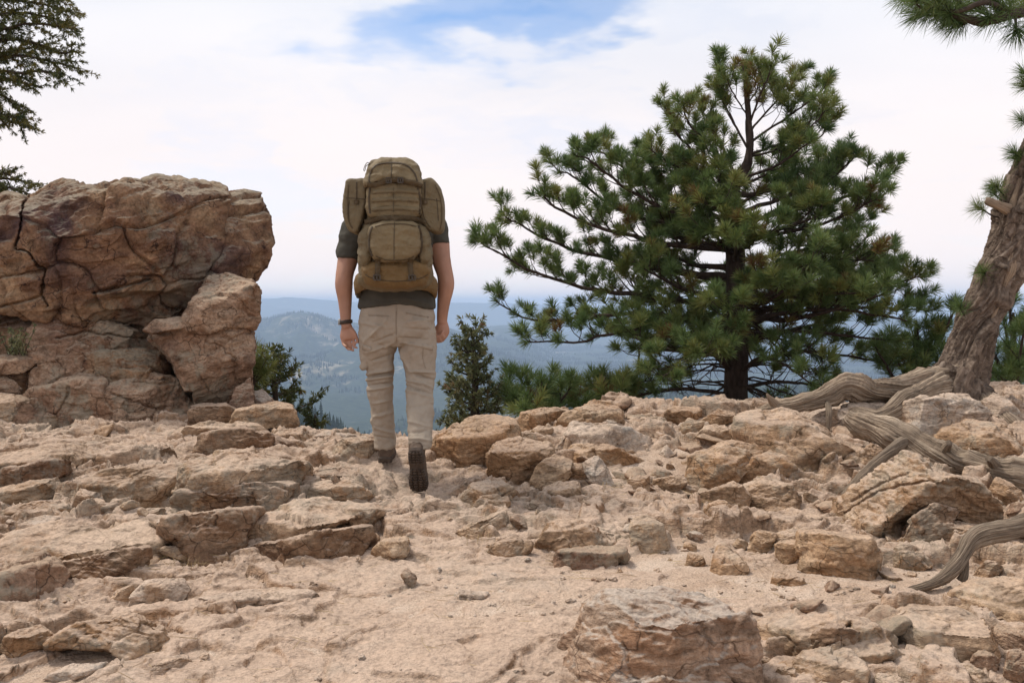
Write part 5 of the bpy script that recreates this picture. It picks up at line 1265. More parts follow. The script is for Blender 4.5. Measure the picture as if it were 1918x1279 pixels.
for px, py, bx, by, tn in [(1785, 45, 1812, 40, 0.25), (1788, 42, 1815, 38, 0.1), (1738, 22, 1775, 20, 0.35), (1715, 8, 1750, 12, 0.4), (1690, -5, 1720, -2, 0.4), (1760, 12, 1790, 18, 0.5), (1745, -8, 1780, 5, 0.55), (1800, 5, 1820, 20, 0.55), (1830, 10, 1850, 25, 0.5), (1860, 0, 1870, 25, 0.5), (1890, -5, 1895, 25, 0.5), (1905, 62, 1902, 35, 0.15), (1918, 8, 1915, 30, 0.6), (1780, -20, 1800, 5, 0.5), (1840, -20, 1850, 5, 0.6), (1880, 20, 1890, 25, 0.4), (1725, 25, 1770, 22, 0.2), (1945, 50, 1940, 20, 0.3), (1850, 30, 1870, 30, 0.3), (1770, 30, 1800, 30, 0.3)]:
    tuft_at(T, px, py, DA + T.r.uniform(-0.12, 0.12), (bx, by, DA), 0.13, tn, 2)
finish_pine(T, old, 95, 0.0028, a1=1.35, bark='twig_bark', shoot=0.10)
# ------------------------------------------------------------------ the hiker
DH = 6.0
M['skin'] = simple_mat('tanned_skin', (0.36, 0.185, 0.120), 0.14, 9, 0.5, 0.15, 0.001, spec=0.4)
M['hair'] = simple_mat('short_dark_hair', (0.05, 0.032, 0.02), 0.3, 60, 0.7, 0.4, 0.002)
M['shirt'] = simple_mat('olive_grey_jersey', (0.062, 0.056, 0.044), 0.12, 14, 0.95, 0.12, 0.0008, sheen=0.0)
M['khaki'] = simple_mat('khaki_cotton', (0.325, 0.266, 0.205), 0.06, 8, 0.9, 0.10, 0.0008)
M['khaki_seam'] = simple_mat('khaki_seam', (0.27, 0.21, 0.155), 0.06, 8, 0.9, 0.10, 0.0008)
M['boot'] = simple_mat('brown_boot_leather', (0.095, 0.063, 0.043), 0.25, 25, 0.7, 0.3, 0.001)
M['sole'] = simple_mat('dusty_rubber_sole', (0.075, 0.055, 0.042), 0.35, 30, 0.9, 0.3, 0.001)
M['watch'] = simple_mat('dark_watch_strap', (0.04, 0.026, 0.018), 0.2, 40, 0.5, 0.1, 0.0005)
M['steel'] = simple_mat('watch_steel', (0.25, 0.24, 0.22), 0.1, 40, 0.35, 0.0, 0.0005, spec=0.5)

person = empty('person', P(745, 868, DH), 'hiker seen from behind in dark T-shirt, khaki trousers and brown boots, striding uphill', 'person')

def J(px, py, d=DH): return np.array(P(px, py, d))
def rp(r, d=DH): return r / F * d

def limb(so, rows, n=28, per=40, flat=None):
    """rows: px,py,d,radius px"""
    pts = [J(a, b, d) for a, b, d, r in rows]; rad = [rp(r, d) for a, b, d, r in rows]
    so.add(*tube_arrays(pts, rad, n, per, up=(0, -1, 0), flat=flat))

# --- body: one skin surface (head, neck, trunk, arms with hands, legs)
so = Soup()
tor = [J(744, 590), J(744, 540), J(743, 490, 6.03), J(742, 450, 6.08), J(742, 420, 6.11), J(742, 405, 6.13)]
def ell(secs, m=50, n=40, pw=2.3): so.add(*loft_arrays([(c[0], c[1], c[2], rx, ry, 0, 0) for c, rx, ry in secs], n, m, pw))
ell([(J(744, 640), 0.06, 0.05), (J(744, 600), 0.17, 0.11), (J(744, 555), 0.165, 0.105), (J(743, 500, 6.03), 0.155, 0.10), (J(742, 455, 6.07), 0.175, 0.11), (J(742, 420, 6.1), 0.18, 0.10), (J(742, 402, 6.12), 0.10, 0.07)])
limb(so, [(742, 415, 6.12, 20), (742, 385, 6.16, 19), (742, 360, 6.2, 18)], 20, 12)                       # neck
hs = [(J(742, 382, 6.21), 0.035, 0.045), (J(742, 372, 6.21), 0.062, 0.085), (J(742, 352, 6.2), 0.074, 0.098), (J(742, 330, 6.2), 0.077, 0.100), (J(742, 315, 6.2), 0.062, 0.082), (J(742, 308, 6.2), 0.025, 0.035)]
ell(hs, 30, 32, 2.1)
# face on the far side: nose, brow, lips; ears at the sides
for c, r in ((J(742, 346, 6.307), 0.014), (J(742, 342, 6.300), 0.015), (J(742, 350, 6.313), 0.016), (J(734, 337, 6.292), 0.014), (J(750, 337, 6.292), 0.014), (J(742, 362, 6.296), 0.016), (J(742, 373, 6.286), 0.022)):
    v, f = ico(2); so.add(v * r + c, f)
for sx in (-1, 1):
    v, f = ico(2); so.add(v * np.array([0.010, 0.022, 0.034]) + J(742 + sx * 25, 345, 6.2), f)
# left arm
limb(so, [(672, 420, 6.08, 24), (660, 450, 6.06, 22), (652, 485, 6.03, 19), (645.5, 515, 5.99, 16.5), (644, 535, 5.98, 16.5), (646, 560, 5.985, 13.5), (647, 585, 5.98, 11), (648, 605, 5.98, 10), (650, 614, 5.98, 9.5)], 28, 70)
# right arm
limb(so, [(810, 420, 6.10, 24), (820, 450, 6.09, 21), (826, 485, 6.07, 18), (833.5, 515, 6.06, 15.5), (835.5, 535, 6.055, 15.5), (832, 560, 6.06, 13), (829, 583, 6.07, 11), (828, 597, 6.08, 10), (828, 606, 6.08, 9.5)], 28, 70)
# left hand: palm to the rear, fingers half curled, thumb toward the thigh
d0 = 5.98
so.add(*tube_arrays([J(649, 608, d0), J(650, 618, d0), J(651, 629, d0), J(652, 637, d0 - 0.004)], [rp(9), rp(12), rp(14.5), rp(12.5)], 24, 16, flat=0.52, up=(0, -1, 0)))
for k, (bx, by, l) in enumerate([(641, 632, 0.92), (647, 636, 1.05), (654, 637, 1.08), (661, 634, 0.98)]):
    p0 = J(bx, by - 4, d0); p1 = J(bx + 1 + k * 0.4, by + 8 * l, d0 - 0.006); p2 = J(bx + 4, by + 16 * l, d0 - 0.028); p3 = J(bx + 9, by + 18 * l, d0 - 0.050)
    so.add(*tube_arrays([p0, p1, p2, p3], [0.0100, 0.0098, 0.0088, 0.0068], 14, 16))
so.add(*tube_arrays([J(655, 613, d0), J(663, 622, d0 - 0.012), J(668, 632, d0 - 0.016), J(670.5, 643, d0 - 0.016)], [0.014, 0.0125, 0.0105, 0.0075], 14, 16))
# right hand: loosely closed
d1 = 6.08
so.add(*tube_arrays([J(828, 600, d1), J(829, 611, d1), J(829, 621, d1), J(828, 629, d1 - 0.004)], [rp(9), rp(12), rp(13.5), rp(11)], 24, 16, flat=0.62, up=(0, -1, 0)))
for k, (bx, by, l) in enumerate([(838, 622, 0.9), (833, 627, 1.0), (827, 628, 1.03), (821, 625, 0.95)]):
    p0 = J(bx, by - 5, d1); p1 = J(bx - 2, by + 8 * l, d1 - 0.004); p2 = J(bx - 7, by + 12 * l, d1 - 0.028); p3 = J(bx - 10, by + 4 * l, d1 - 0.040); p4 = J(bx - 8, by - 2, d1 - 0.032)
    so.add(*tube_arrays([p0, p1, p2, p3, p4], [0.0105, 0.0102, 0.0096, 0.0085, 0.0065], 14, 18))
so.add(*tube_arrays([J(822, 609, d1 + 0.01), J(816, 617, d1 + 0.004), J(814, 626, d1 - 0.012), J(818, 632, d1 - 0.022)], [0.014, 0.0125, 0.0105, 0.0075], 14, 16))
# legs inside the trousers down into the boots
limb(so, [(716, 615, 6.0, 26), (712, 660, 6.02, 22), (712, 700, 6.04, 16), (714, 740, 6.04, 17), (720, 800, 6.07, 12), (722, 848, 6.08, 11)], 20, 30)
limb(so, [(776, 615, 6.0, 26), (784, 660, 5.99, 22), (785, 710, 5.97, 16), (785, 750, 5.90, 17), (785, 800, 5.79, 12), (784, 842, 5.70, 11)], 20, 30)
bv, bt = remesh(so.mesh('tmp'), 0.0052, 3)
# forearm muscle and tendon relief
nb = vnormals(bv, bt); bv = bv + nb * (0.0012 * fbm(bv * np.array([30, 30, 12]), 3))[:, None]
new_obj('body', mesh_np('body', bv, bt), M['skin'], person)
# hair cap
hc = J(742, 338, 6.195); v, f = ico(4)
v = v * np.array([0.084, 0.106, 0.108]); keep = (v[:, 2] > -0.05 + 0.9 * np.maximum(v[:, 1], 0)); fk = f[keep[f].all(axis=1)]
v = v * (1 + 0.02 * fbm(v * 60, 3))[:, None]
new_obj('hair', mesh_np('hair', v + hc, fk), M['hair'], person)

# --- T-shirt
so = Soup()
ell([(J(744, 578), 0.230, 0.152), (J(744, 545), 0.220, 0.146), (J(743, 500, 6.02), 0.205, 0.138), (J(742, 455, 6.05), 0.222, 0.142), (J(742, 425, 6.08), 0.225, 0.135), (J(742, 405, 6.1), 0.15, 0.105), (J(742, 397, 6.12), 0.07, 0.07)], 60, 48, 2.5)
limb(so, [(690, 415, 6.08, 26), (670, 428, 6.07, 27), (659, 452, 6.05, 24), (652, 475, 6.035, 21.5), (650.5, 485, 6.03, 21)], 32, 34)
limb(so, [(795, 415, 6.10, 26), (812, 424, 6.10, 25), (820, 443, 6.09, 21.5), (823, 459, 6.08, 19.5)], 32, 34)
sv, st = remesh(so.mesh('tmp'), 0.0055, 3)
sn_ = vnormals(sv, st)
loc = sv - np.array([J(744, 577)[0], DH, J(744, 577)[2]])
fold = 0.006 * ridged(np.stack([loc[:, 0] * 5 + loc[:, 2] * 4, loc[:, 1] * 5, loc[:, 2] * 9], 1), 2) + 0.004 * fbm(loc * 16, 3)
sv = sv + sn_ * fold[:, None]
# hem: slightly arched at the back
lo = loc[:, 2] < 0.05
sv[lo, 2] += 0.028 * np.exp(-(loc[lo, 0] / 0.12) ** 2) * np.clip(1 - loc[lo, 2] / 0.05, 0, 1)
new_obj('t_shirt', mesh_np('t_shirt', sv, st), M['shirt'], person)

# --- trousers
so = Soup()
def leg(rows, dep=1.0): so.add(*loft_arrays([tuple(J(a, b, d)) + (rp(hw, d), rp(hw, d) * dp, 0, 0) for a, b, hw, d, dp in rows], 44, 110, 2.25))
ell([(J(744, 555), 0.208, 0.130), (J(744, 580), 0.216, 0.140), (J(744, 605), 0.218, 0.148), (J(744, 628), 0.212, 0.145), (J(744, 646), 0.17, 0.11)], 40, 60, 2.5)
leg([(712, 600, 34, 6.0, 1.15), (709, 625, 34, 6.0, 1.12), (709, 650, 31.5, 6.0, 1.1), (710.8, 678, 25.3, 6.01, 1.1), (711.8, 700, 22.8, 6.02, 1.1), (711.8, 718, 21.3, 6.02, 1.1), (711.8, 740, 20.3, 6.03, 1.15), (714.8, 770, 19.3, 6.05, 1.15), (717.8, 800, 18.8, 6.07, 1.12), (720.8, 825, 18.3, 6.08, 1.1), (721.8, 838, 17.8, 6.08, 1.1)])
leg([(777, 600, 34.5, 6.0, 1.15), (780, 625, 34, 6.0, 1.12), (782, 650, 32.5, 5.99, 1.1), (786.2, 678, 27.8, 5.98, 1.1), (787.2, 700, 25.3, 5.97, 1.1), (787.2, 718, 23.3, 5.95, 1.1), (786.2, 740, 22.3, 5.90, 1.15), (787.2, 775, 21.8, 5.81, 1.15), (787.2, 805, 21.3, 5.745, 1.1), (786.2, 825, 20.8, 5.70, 1.0), (785.2, 838, 19.8, 5.68, 0.9)])
# seat
for sx in (-1, 1):
    v, f = ico(3); so.add(v * np.array([0.095, 0.075, 0.10]) + J(744 + sx * 29, 612, 5.925), f)
# cargo pockets
pk = []
for px, py, d in ((684, 668, 6.0), (809, 668, 5.99)):
    v, f = ico(4); p_ = 8.0; q = 1 / (np.sum(np.abs(v / np.array([0.017, 0.060, 0.072])) ** p_, axis=1) ** (1 / p_)); so.add(v * q[:, None] + J(px, py, d), f)
tv, tt_ = remesh(so.mesh('tmp'), 0.0050, 5)
tn_ = vnormals(tv, tt_)
# creases: gathered behind the knees, fanning from the crotch, stacked at the hems
def pxof(v): return CX + F * v[:, 0] / v[:, 1], HOR + F * (CZ - v[:, 2]) / v[:, 1]
tpx, tpy = pxof(tv)
left = tpx < 748 - 0.02 * (tpy - 640)
def crease(a, b, w, h):  # a->b in photo px
    dd = seg_dist(tpx, tpy, [a, b]); ln = math.hypot(b[0] - a[0], b[1] - a[1])
    t = np.clip(((tpx - a[0]) * (b[0] - a[0]) + (tpy - a[1]) * (b[1] - a[1])) / ln ** 2, 0, 1)
    return 1.45 * h * np.exp(-(dd / (w * 0.8)) ** 2) * (0.35 + 0.65 * np.sin(np.pi * np.clip(t, 0.05, 0.95))) * np.clip(-tn_[:, 1] * 1.5 + 0.5, 0, 1)
disp = 0.0085 * ridged(np.stack([tv[:, 0] * 7 + tv[:, 2] * 5, tv[:, 1] * 6, tv[:, 2] * 6 - tv[:, 0] * 5], 1), 3, 0.5) + 0.0025 * fbm(tv * 22, 3)
for a, b, w, h in [((690, 700), (737, 690), 3.2, 0.013), ((688, 712), (738, 702), 3.0, 0.014), ((690, 706), (736, 697), 2.2, -0.012), ((692, 722), (734, 716), 2.6, -0.010), ((694, 730), (732, 722), 3.0, 0.010), ((684, 640), (725, 600), 3.5, 0.008), ((690, 660), (738, 640), 3, 0.009), ((695, 676), (738, 662), 2.6, -0.009), ((700, 640), (742, 625), 3, -0.007),
                   ((764, 712), (808, 728), 3.0, 0.014), ((762, 722), (806, 738), 2.4, -0.013), ((764, 732), (800, 746), 3.0, 0.011), ((775, 700), (812, 712), 2.6, -0.012), ((765, 695), (812, 698), 3.0, 0.010), ((752, 655), (772, 700), 3.0, 0.010), ((750, 640), (806, 652), 3.0, 0.009), ((748, 632), (800, 636), 2.6, -0.008), ((752, 668), (764, 716), 2.2, -0.009), ((754, 605), (806, 600), 3.2, 0.006), ((754, 615), (806, 618), 2.6, -0.006), ((680, 605), (730, 615), 3, 0.006), ((682, 590), (735, 592), 2.5, -0.004),
                   ((702, 780), (736, 770), 3.5, 0.006), ((704, 800), (738, 812), 3.0, 0.007), ((704, 816), (740, 822), 2.4, -0.006), ((766, 790), (806, 800), 3.5, 0.007), ((766, 812), (800, 806), 3, -0.007), ((766, 822), (806, 826), 3, 0.008), ((768, 834), (800, 836), 2.4, -0.006), ((768, 765), (806, 758), 3.2, -0.005), ((700, 755), (732, 748), 3.0, 0.006)]:
    disp = disp + crease(a, b, w, h)
disp = disp * np.clip((tpy - 572) / 22, 0.0, 1)
# centre-back seam and yoke
disp = disp - 0.006 * np.exp(-((tpx - 742) / 1.6) ** 2) * (tpy < 648) * np.clip(-tn_[:, 1] * 2, 0, 1)
tv = tv + tn_ * disp[:, None]
trousers = new_obj('trousers', mesh_np('trousers', tv, tt_), M['khaki'], person)
tbvh = BVHTree.FromPolygons([Vector(a) for a in tv], tt_.tolist())

def project(px, py, bvh, off=0.004, fallback=None):
    o = Vector((0, 0, CZ)); dvec = (P(px, py, 1.0) - o).normalized()
    h = bvh.ray_cast(o, dvec, 30)
    if h[0] is None: return None if fallback is None else P(px, py, fallback)
    return h[0] - dvec * off

def ribbon(path, width, bvh, off=0.004, thick=0.003, m=None, fb=None):
    """strap lying on a surface: path in photo px, width in px"""
    path = np.array(path, float); m = m or max(8, int(np.linalg.norm(np.diff(path, axis=0), axis=1).sum() / 3))
    q = cr_interp(path, m) if len(path) > 2 else path[0] + (path[1] - path[0]) * np.linspace(0, 1, m)[:, None]
    t = np.gradient(q, axis=0); t /= np.linalg.norm(t, axis=1, keepdims=True); nrm = np.stack([-t[:, 1], t[:, 0]], 1)
    last = fb; rows = []
    for i_ in range(m):
        ds = []
        for w in (-0.5, 0, 0.5):
            a = q[i_] + nrm[i_] * width * w
            h = project(a[0], a[1], bvh, 0)
            ds.append(h.y if h else None)
        ok = [x for x in ds if x]
        d_ = min(ok) if ok else last
        last = d_
        rows.append([d_ if x is None else min(x, d_ + 0.012) for x in ds])
    rows = np.array(rows, float); k = np.ones(3) / 3
    for c in range(3): rows[:, c] = np.convolve(np.pad(rows[:, c], 1, 'edge'), k, 'valid')
    V = []
    for i_ in range(m):
        ring = []
        for w, c in ((-0.5, 0), (0, 1), (0.5, 2)):
            a = q[i_] + nrm[i_] * width * w; ring.append(J(a[0], a[1], rows[i_, c] - off))
        for w, c in ((0.5, 2), (0, 1), (-0.5, 0)):
            a = q[i_] + nrm[i_] * width * w; ring.append(J(a[0], a[1], rows[i_, c] - off + thick + 0.004))
        V.append(ring)
    V = np.array(V).reshape(-1, 3); so = Soup(); f = ring_faces(m, 6)
    so.add(V, [f, np.array([[0, 1, 2], [3, 4, 5], [0, 2, 5], [2, 3, 5]]), (m - 1) * 6 + np.array([[2, 1, 0], [5, 4, 3], [5, 2, 0], [5, 3, 2]])])
    return so
def rib_obj(name, path, width, bvh, mat, parent, off=0.004, fb=None, thick=0.003):
    return new_obj(name, ribbon(path, width, bvh, off, thick, None, fb).mesh(name), M[mat], parent)
rib_obj('back_pocket', [(690, 590), (728, 592)], 2.2, tbvh, 'khaki_seam', trousers, 0.003)
rib_obj('back_pocket', [(760, 586), (803, 594)], 2.2, tbvh, 'khaki_seam', trousers, 0.003)
rib_obj('seam', [(742, 584), (742, 610), (743, 640)], 1.6, tbvh, 'khaki_seam', trousers, 0.002)
rib_obj('pocket_flap', [(792, 648), (800, 650), (811, 652)], 9, tbvh, 'khaki', trousers, 0.004)
rib_obj('pocket_flap', [(679, 650), (688, 652), (694, 655)], 9, tbvh, 'khaki', trousers, 0.004)
rib_obj('seam', [(793, 650), (792, 670), (797, 690)], 1.4, tbvh, 'khaki_seam', trousers, 0.002)

# --- boots
def boot(R, O, shaft):
    """R: 3x3 columns right, toe, up; O heel-bottom centre; shaft: direction of shin in boot frame"""
    so = Soup()
    def ring_y(rows): so.add(*tube_arrays([(0, y, z) for y, z, w, h in rows], [w for y, z, w, h in rows], 26, 40, up=(0, 0, 1), flat=None))
    secs = [(-0.012, 0.055, 0.028, 0.045), (0.02, 0.062, 0.040, 0.052), (0.08, 0.068, 0.043, 0.060), (0.14, 0.062, 0.046, 0.052), (0.20, 0.050, 0.051, 0.036), (0.255, 0.044, 0.049, 0.028), (0.29, 0.038, 0.036, 0.020), (0.305, 0.034, 0.012, 0.008)]
    s = cr_interp(np.array(secs), 44); th = np.arange(30) / 30 * 2 * np.pi
    cx_ = np.cos(th); sx_ = np.sin(th)
    v = np.stack([s[:, 2:3] * np.sign(cx_) * np.abs(cx_) ** 0.8, np.repeat(s[:, 0:1], 30, 1), s[:, 1:2] + s[:, 3:4] * np.sign(sx_) * np.abs(sx_) ** 0.8], -1).reshape(-1, 3)
    v = np.concatenate([v, [[0, -0.014, 0.055]], [[0, 0.307, 0.034]]]); j_ = np.arange(30); mm = 44
    so.add(v, [ring_faces(mm, 30), np.stack([(j_ + 1) % 30, j_, np.full(30, mm * 30)], 1), np.stack([(mm - 1) * 30 + j_, (mm - 1) * 30 + (j_ + 1) % 30, np.full(30, mm * 30 + 1)], 1)])
    sh = np.asarray(shaft) / np.linalg.norm(shaft); a0 = np.array([0, 0.045, 0.06])
    so.add(*tube_arrays([a0, a0 + sh * 0.05, a0 + sh * 0.075, a0 + sh * 0.095], [0.046, 0.046, 0.048, 0.049], 28, 20))
    uv_, ut = remesh(so.mesh('tmp'), 0.005, 3)
    un = vnormals(uv_, ut); uv_ = uv_ + un * (0.0022 * ridged(uv_ * np.array([20, 20, 30]), 2))[:, None]
    tr = lambda a: np.asarray(a) @ np.asarray(R).T + O
    # sole outline
    ol = np.array([(0.0, -0.020), (0.030, -0.014), (0.043, 0.02), (0.043, 0.07), (0.040, 0.12), (0.048, 0.17), (0.055, 0.215), (0.052, 0.265), (0.034, 0.30), (0.0, 0.314)])
    full = np.concatenate([ol, (ol[1:-1] * [-1, 1])[::-1]]); full = cr_interp(np.concatenate([full, full[:1]]), 61)[:-1]
    lay = []
    for z, k in ((0.006, 0.97), (0.010, 1.0), (0.028, 1.03), (0.034, 1.0), (0.036, 0.9)):
        toe = 0.018 * np.clip((full[:, 1] - 0.21) / 0.1, 0, 1) ** 1.5
        lay.append(np.stack([full[:, 0] * k, (full[:, 1] - 0.147) * k + 0.147, z + toe], 1))
    n60 = 60; V = np.concatenate(lay + [np.array([[0, 0.147, 0.006]]), np.array([[0, 0.147, 0.036]])]); j_ = np.arange(n60)
    so2 = Soup(); so2.add(V, [ring_faces(5, n60), np.stack([(j_ + 1) % n60, j_, np.full(n60, 5 * n60)], 1), np.stack([4 * n60 + j_, 4 * n60 + (j_ + 1) % n60, np.full(n60, 5 * n60 + 1)], 1)])
    lugs = []
    for y in np.concatenate([np.arange(-0.004, 0.075, 0.019), np.arange(0.125, 0.295, 0.020)]):
        wmax = np.interp(y, ol[:, 1], ol[:, 0]); toe = 0.018 * max((y - 0.21) / 0.1, 0) ** 1.5
        for fx, wd in ((-0.78, 0.18), (-0.28, 0.20), (0.28, 0.20), (0.78, 0.18)):
            lugs.append(((fx * wmax, y, 0.003 + toe), (wd * wmax, 0.0058, 0.005), (1 if fx > 0 else -1) * 0.35))
    return uv_, ut, so2, lugs, tr

def put_boot(R, O, shaft, label):
    uv_, ut, so2, lugs, tr = boot(R, O, shaft)
    o = new_obj('boot', mesh_np('boot', tr(uv_), ut), M['boot'], person); o['label'] = label
    me = so2.mesh('sole', True); v, t = get_np(me)
    new_obj('sole', mesh_np('sole', tr(v), t, False), M['sole'], o)
    ls = Soup()
    for c, h, a in lugs:
        Rz = np.array([[math.cos(a), -math.sin(a), 0], [math.sin(a), math.cos(a), 0], [0, 0, 1]]); bv_, bf_ = box_arrays(c, h, Rz); ls.add(bv_, bf_)
    v, t = get_np(ls.mesh('tread_lugs', False)); q = new_obj('tread_lugs', mesh_np('tread_lugs', tr(v), t, False), M['sole'], o); q['kind'] = 'stuff'
yaw = math.radians(-4)
Rl = np.array([[math.cos(yaw), -math.sin(yaw), 0], [math.sin(yaw), math.cos(yaw), 0], [0, 0, 1]]).T
HL = J(721, 866, 6.03)
put_boot(Rl, HL, (0, 0.0, 1), 'planted brown boot flat on the rock')
th_ = math.radians(57)
toe_dir = np.array([0.02, math.cos(th_), -math.sin(th_)]); up_dir = np.array([0, math.sin(th_), math.cos(th_)]); right = np.cross(toe_dir, up_dir); right /= np.linalg.norm(right)
Rr = np.stack([right, toe_dir, up_dir], 1)
TOE = J(785, 924, 5.73); HR = TOE - toe_dir * 0.300
sw = np.linalg.inv(Rr) @ (J(785, 770, 5.86) - (HR + Rr @ np.array([0, 0.045, 0.06])))
put_boot(Rr, HR, sw, 'trailing brown boot with its heel raised and lugged sole showing')

# --- watch on the left wrist
w0 = J(648, 603, 5.98)
th = np.linspace(0, 2 * np.pi, 33)
wp = [w0 + np.array([math.cos(a) * 0.0365, math.sin(a) * 0.035, 0.004 * math.cos(a)]) for a in th]
so = Soup(); v, f = tube_arrays(wp, [0.012] * 33, 10, None, up=(0, 0, 1), cap=False)
ctr = w0; rel = v - ctr; rad_ = np.linalg.norm(rel[:, :2], axis=1, keepdims=True); rel[:, :2] *= (0.0365 + (rad_ - 0.0365) * 0.3) / rad_; v = ctr + rel
so.add(v, f)
strap = new_obj('watch_strap', so.mesh('watch_strap'), M['watch'], person)
so = Soup(); so.add(*tube_arrays([w0 + np.array([-0.030, -0.004, 0]), w0 + np.array([-0.0455, -0.006, 0])], [0.0185, 0.0175], 24)); new_obj('watch_case', so.mesh('watch_case'), M['steel'], strap)

# ------------------------------------------------------------------ the backpack
def nylon(name, col, var=0.14):
    m, n, l, b = new_mat(name)
    t = nd(n, 'ShaderNodeTexCoord'); f = noise(n, l, t.outputs['Object'], 9, 5, 0.6); f2 = noise(n, l, t.outputs['Object'], 26, 4, 0.6, 0.6)
    r = ramp(n, [(0.3, [c * (1 - var) for c in col]), (0.7, [c * (1 + var) for c in col])]); l.new(f, r.inputs[0]); l.new(r.outputs[0], b.inputs['Base Color'])
    w = nd(n, 'ShaderNodeTexVoronoi'); w.inputs['Scale'].default_value = 420; l.new(t.outputs['Object'], w.inputs['Vector'])
    bump_chain(n, l, b, [(f2, 1.0, 0.010), (w.outputs['Distance'], 1.0, 0.0004)])
    b.inputs['Roughness'].default_value = 0.72; b.inputs['Specular IOR Level'].default_value = 0.3
    return m
M['coyote'] = nylon('coyote_nylon', (0.176, 0.128, 0.067))
M['coyote2'] = nylon('coyote_nylon_worn', (0.146, 0.108, 0.058))
M['belt'] = nylon('ochre_padded_nylon', (0.150, 0.090, 0.034))
M['web'] = nylon('webbing', (0.085, 0.057, 0.028), 0.1)
M['zip'] = simple_mat('dark_zip', (0.062, 0.043, 0.024), 0.2, 60, 0.6, 0.2, 0.0005)
M['buckle'] = simple_mat('brown_buckle', (0.060, 0.042, 0.026), 0.1, 30, 0.45, 0.05, 0.0005, spec=0.4)

pack = empty('backpack', P(742, 545, 5.8), 'tall coyote-brown trekking backpack with two side pouches on the hiker', 'backpack')
allv = []; allt = []; nv_ = 0
def pouch(name, outline, d, T, mat, pw=4.2, pd=3.0, seed=0, fold=0.006, sub=5, parent=None, boxy=None, tilt=0.0):
    """soft padded volume: outline in photo px at distance d, thickness T"""
    global nv_
    px = np.array(outline, float); c = centroid(px); s = d / F
    px = cr_interp(np.concatenate([px[-1:], px, px[:2]]), 12 * (len(px) + 2) + 1)[12:-12] if boxy is None else px
    uv = np.stack([(px[:, 0] - c[0]) * s, -(px[:, 1] - c[1]) * s], 1)
    D, fc = ico(sub); th = np.arctan2(D[:, 1], D[:, 0]); r_ = star_r(uv, th)
    q = (np.hypot(D[:, 0], D[:, 1]) / r_) ** pw + (np.abs(D[:, 2]) / (T / 2)) ** pw
    L = D * (1 / q ** (1 / pw))[:, None]
    n = vnormals(L, fc); o = seed * 7.3
    dsp = fold * (0.8 * ridged(L * np.array([9, 13, 9]) + o, 2) + 0.8 * fbm(L * 16 + o, 3)) * np.clip(-n[:, 2] + 0.8, 0, 1)
    L = L + n * dsp[:, None]
    W = np.stack([L[:, 0], L[:, 2] + tilt * L[:, 1], L[:, 1]], 1) + np.array(P(c[0], c[1], d))
    fc2 = fc[:, ::-1]
    allv.append(W); allt.append(fc2 + nv_); nv_ += len(W)
    return new_obj(name, mesh_np(name, W, fc2), M[mat], parent or pack)
pouch('main_body', [(688, 335), (697, 308), (722, 299), (770, 301), (785, 325), (792, 360), (792, 405), (802, 440), (808, 495), (802, 535), (745, 545), (684, 538), (675, 500), (680, 440), (690, 405), (688, 365)], 5.74, 0.27, 'coyote2', 5, seed=1, sub=6)
lid = pouch('lid', [(688, 352), (687, 334), (694, 316), (706, 303), (732, 297), (768, 298), (780, 312), (787, 334), (789, 350), (765, 342), (738, 340), (712, 343)], 5.645, 0.20, 'coyote', 4.4, seed=2, fold=0.011, tilt=0.35)
upper = pouch('upper_panel', [(694, 350), (740, 345), (785, 350), (789, 378), (787, 405), (762, 410), (740, 410), (712, 410), (692, 405), (690, 378)], 5.635, 0.17, 'coyote', 7, seed=3, fold=0.007)
lower = pouch('lower_pocket', [(697, 424), (715, 417), (740, 415), (765, 417), (784, 422), (790, 440), (789, 465), (780, 482), (764, 490), (740, 492), (715, 490), (700, 482), (692, 465), (692, 440)], 5.60, 0.21, 'coyote', 4.4, seed=4, fold=0.006)
pouch('side_gusset', [(675, 445), (684, 430), (698, 424), (700, 450), (699, 480), (692, 500), (680, 495), (674, 470)], 5.65, 0.18, 'coyote2', 3.2, seed=5, fold=0.010)
pouch('side_gusset', [(783, 424), (797, 430), (805, 450), (808, 478), (803, 498), (790, 500), (783, 480), (785, 450)], 5.65, 0.18, 'coyote2', 3.2, seed=6, fold=0.010)
bottom = pouch('bottom_compartment', [(682, 498), (700, 490), (740, 488), (785, 490), (803, 498), (802, 520), (790, 534), (742, 540), (694, 534), (682, 520)], 5.66, 0.22, 'belt', 3.6, seed=7, fold=0.008)
pl_ = pouch('side_pouch', [(655, 339), (672, 338), (689, 342), (690, 372), (686, 402), (678, 425), (671, 438), (656, 432), (648, 412), (646, 384), (650, 356)], 5.70, 0.19, 'coyote2', 9, seed=8, fold=0.004)
pr_ = pouch('side_pouch', [(784, 343), (795, 340), (810, 337), (822, 350), (830, 372), (832, 405), (830, 432), (816, 437), (802, 430), (792, 415), (785, 385)], 5.70, 0.19, 'coyote2', 9, seed=9, fold=0.004)
pbvh = BVHTree.FromPolygons([Vector(a) for a in np.concatenate(allv)], np.concatenate(allt).tolist())
R_ = lambda *a, **k: rib_obj(*a, **k)
def buckle(px, py, w, h, parent):
    p = project(px, py, pbvh, 0.020, 5.5); s = p.y / F
    so = Soup(); hw, hh = w * s / 2, h * s / 2; y = p.y; x, z = p.x, p.z
    for cxx, czz, a, b_ in ((0, hh, hw, 0.0035), (0, -hh, hw, 0.0035), (-hw, 0, 0.0035, hh), (hw, 0, 0.0035, hh), (0, 0, 0.003, hh)):
        bv_, bf_ = box_arrays((x + cxx, y, z + czz), (a, 0.005, b_)); so.add(bv_, bf_)
    o = new_obj('buckle', so.mesh('buckle', False), M['buckle'], parent); return o
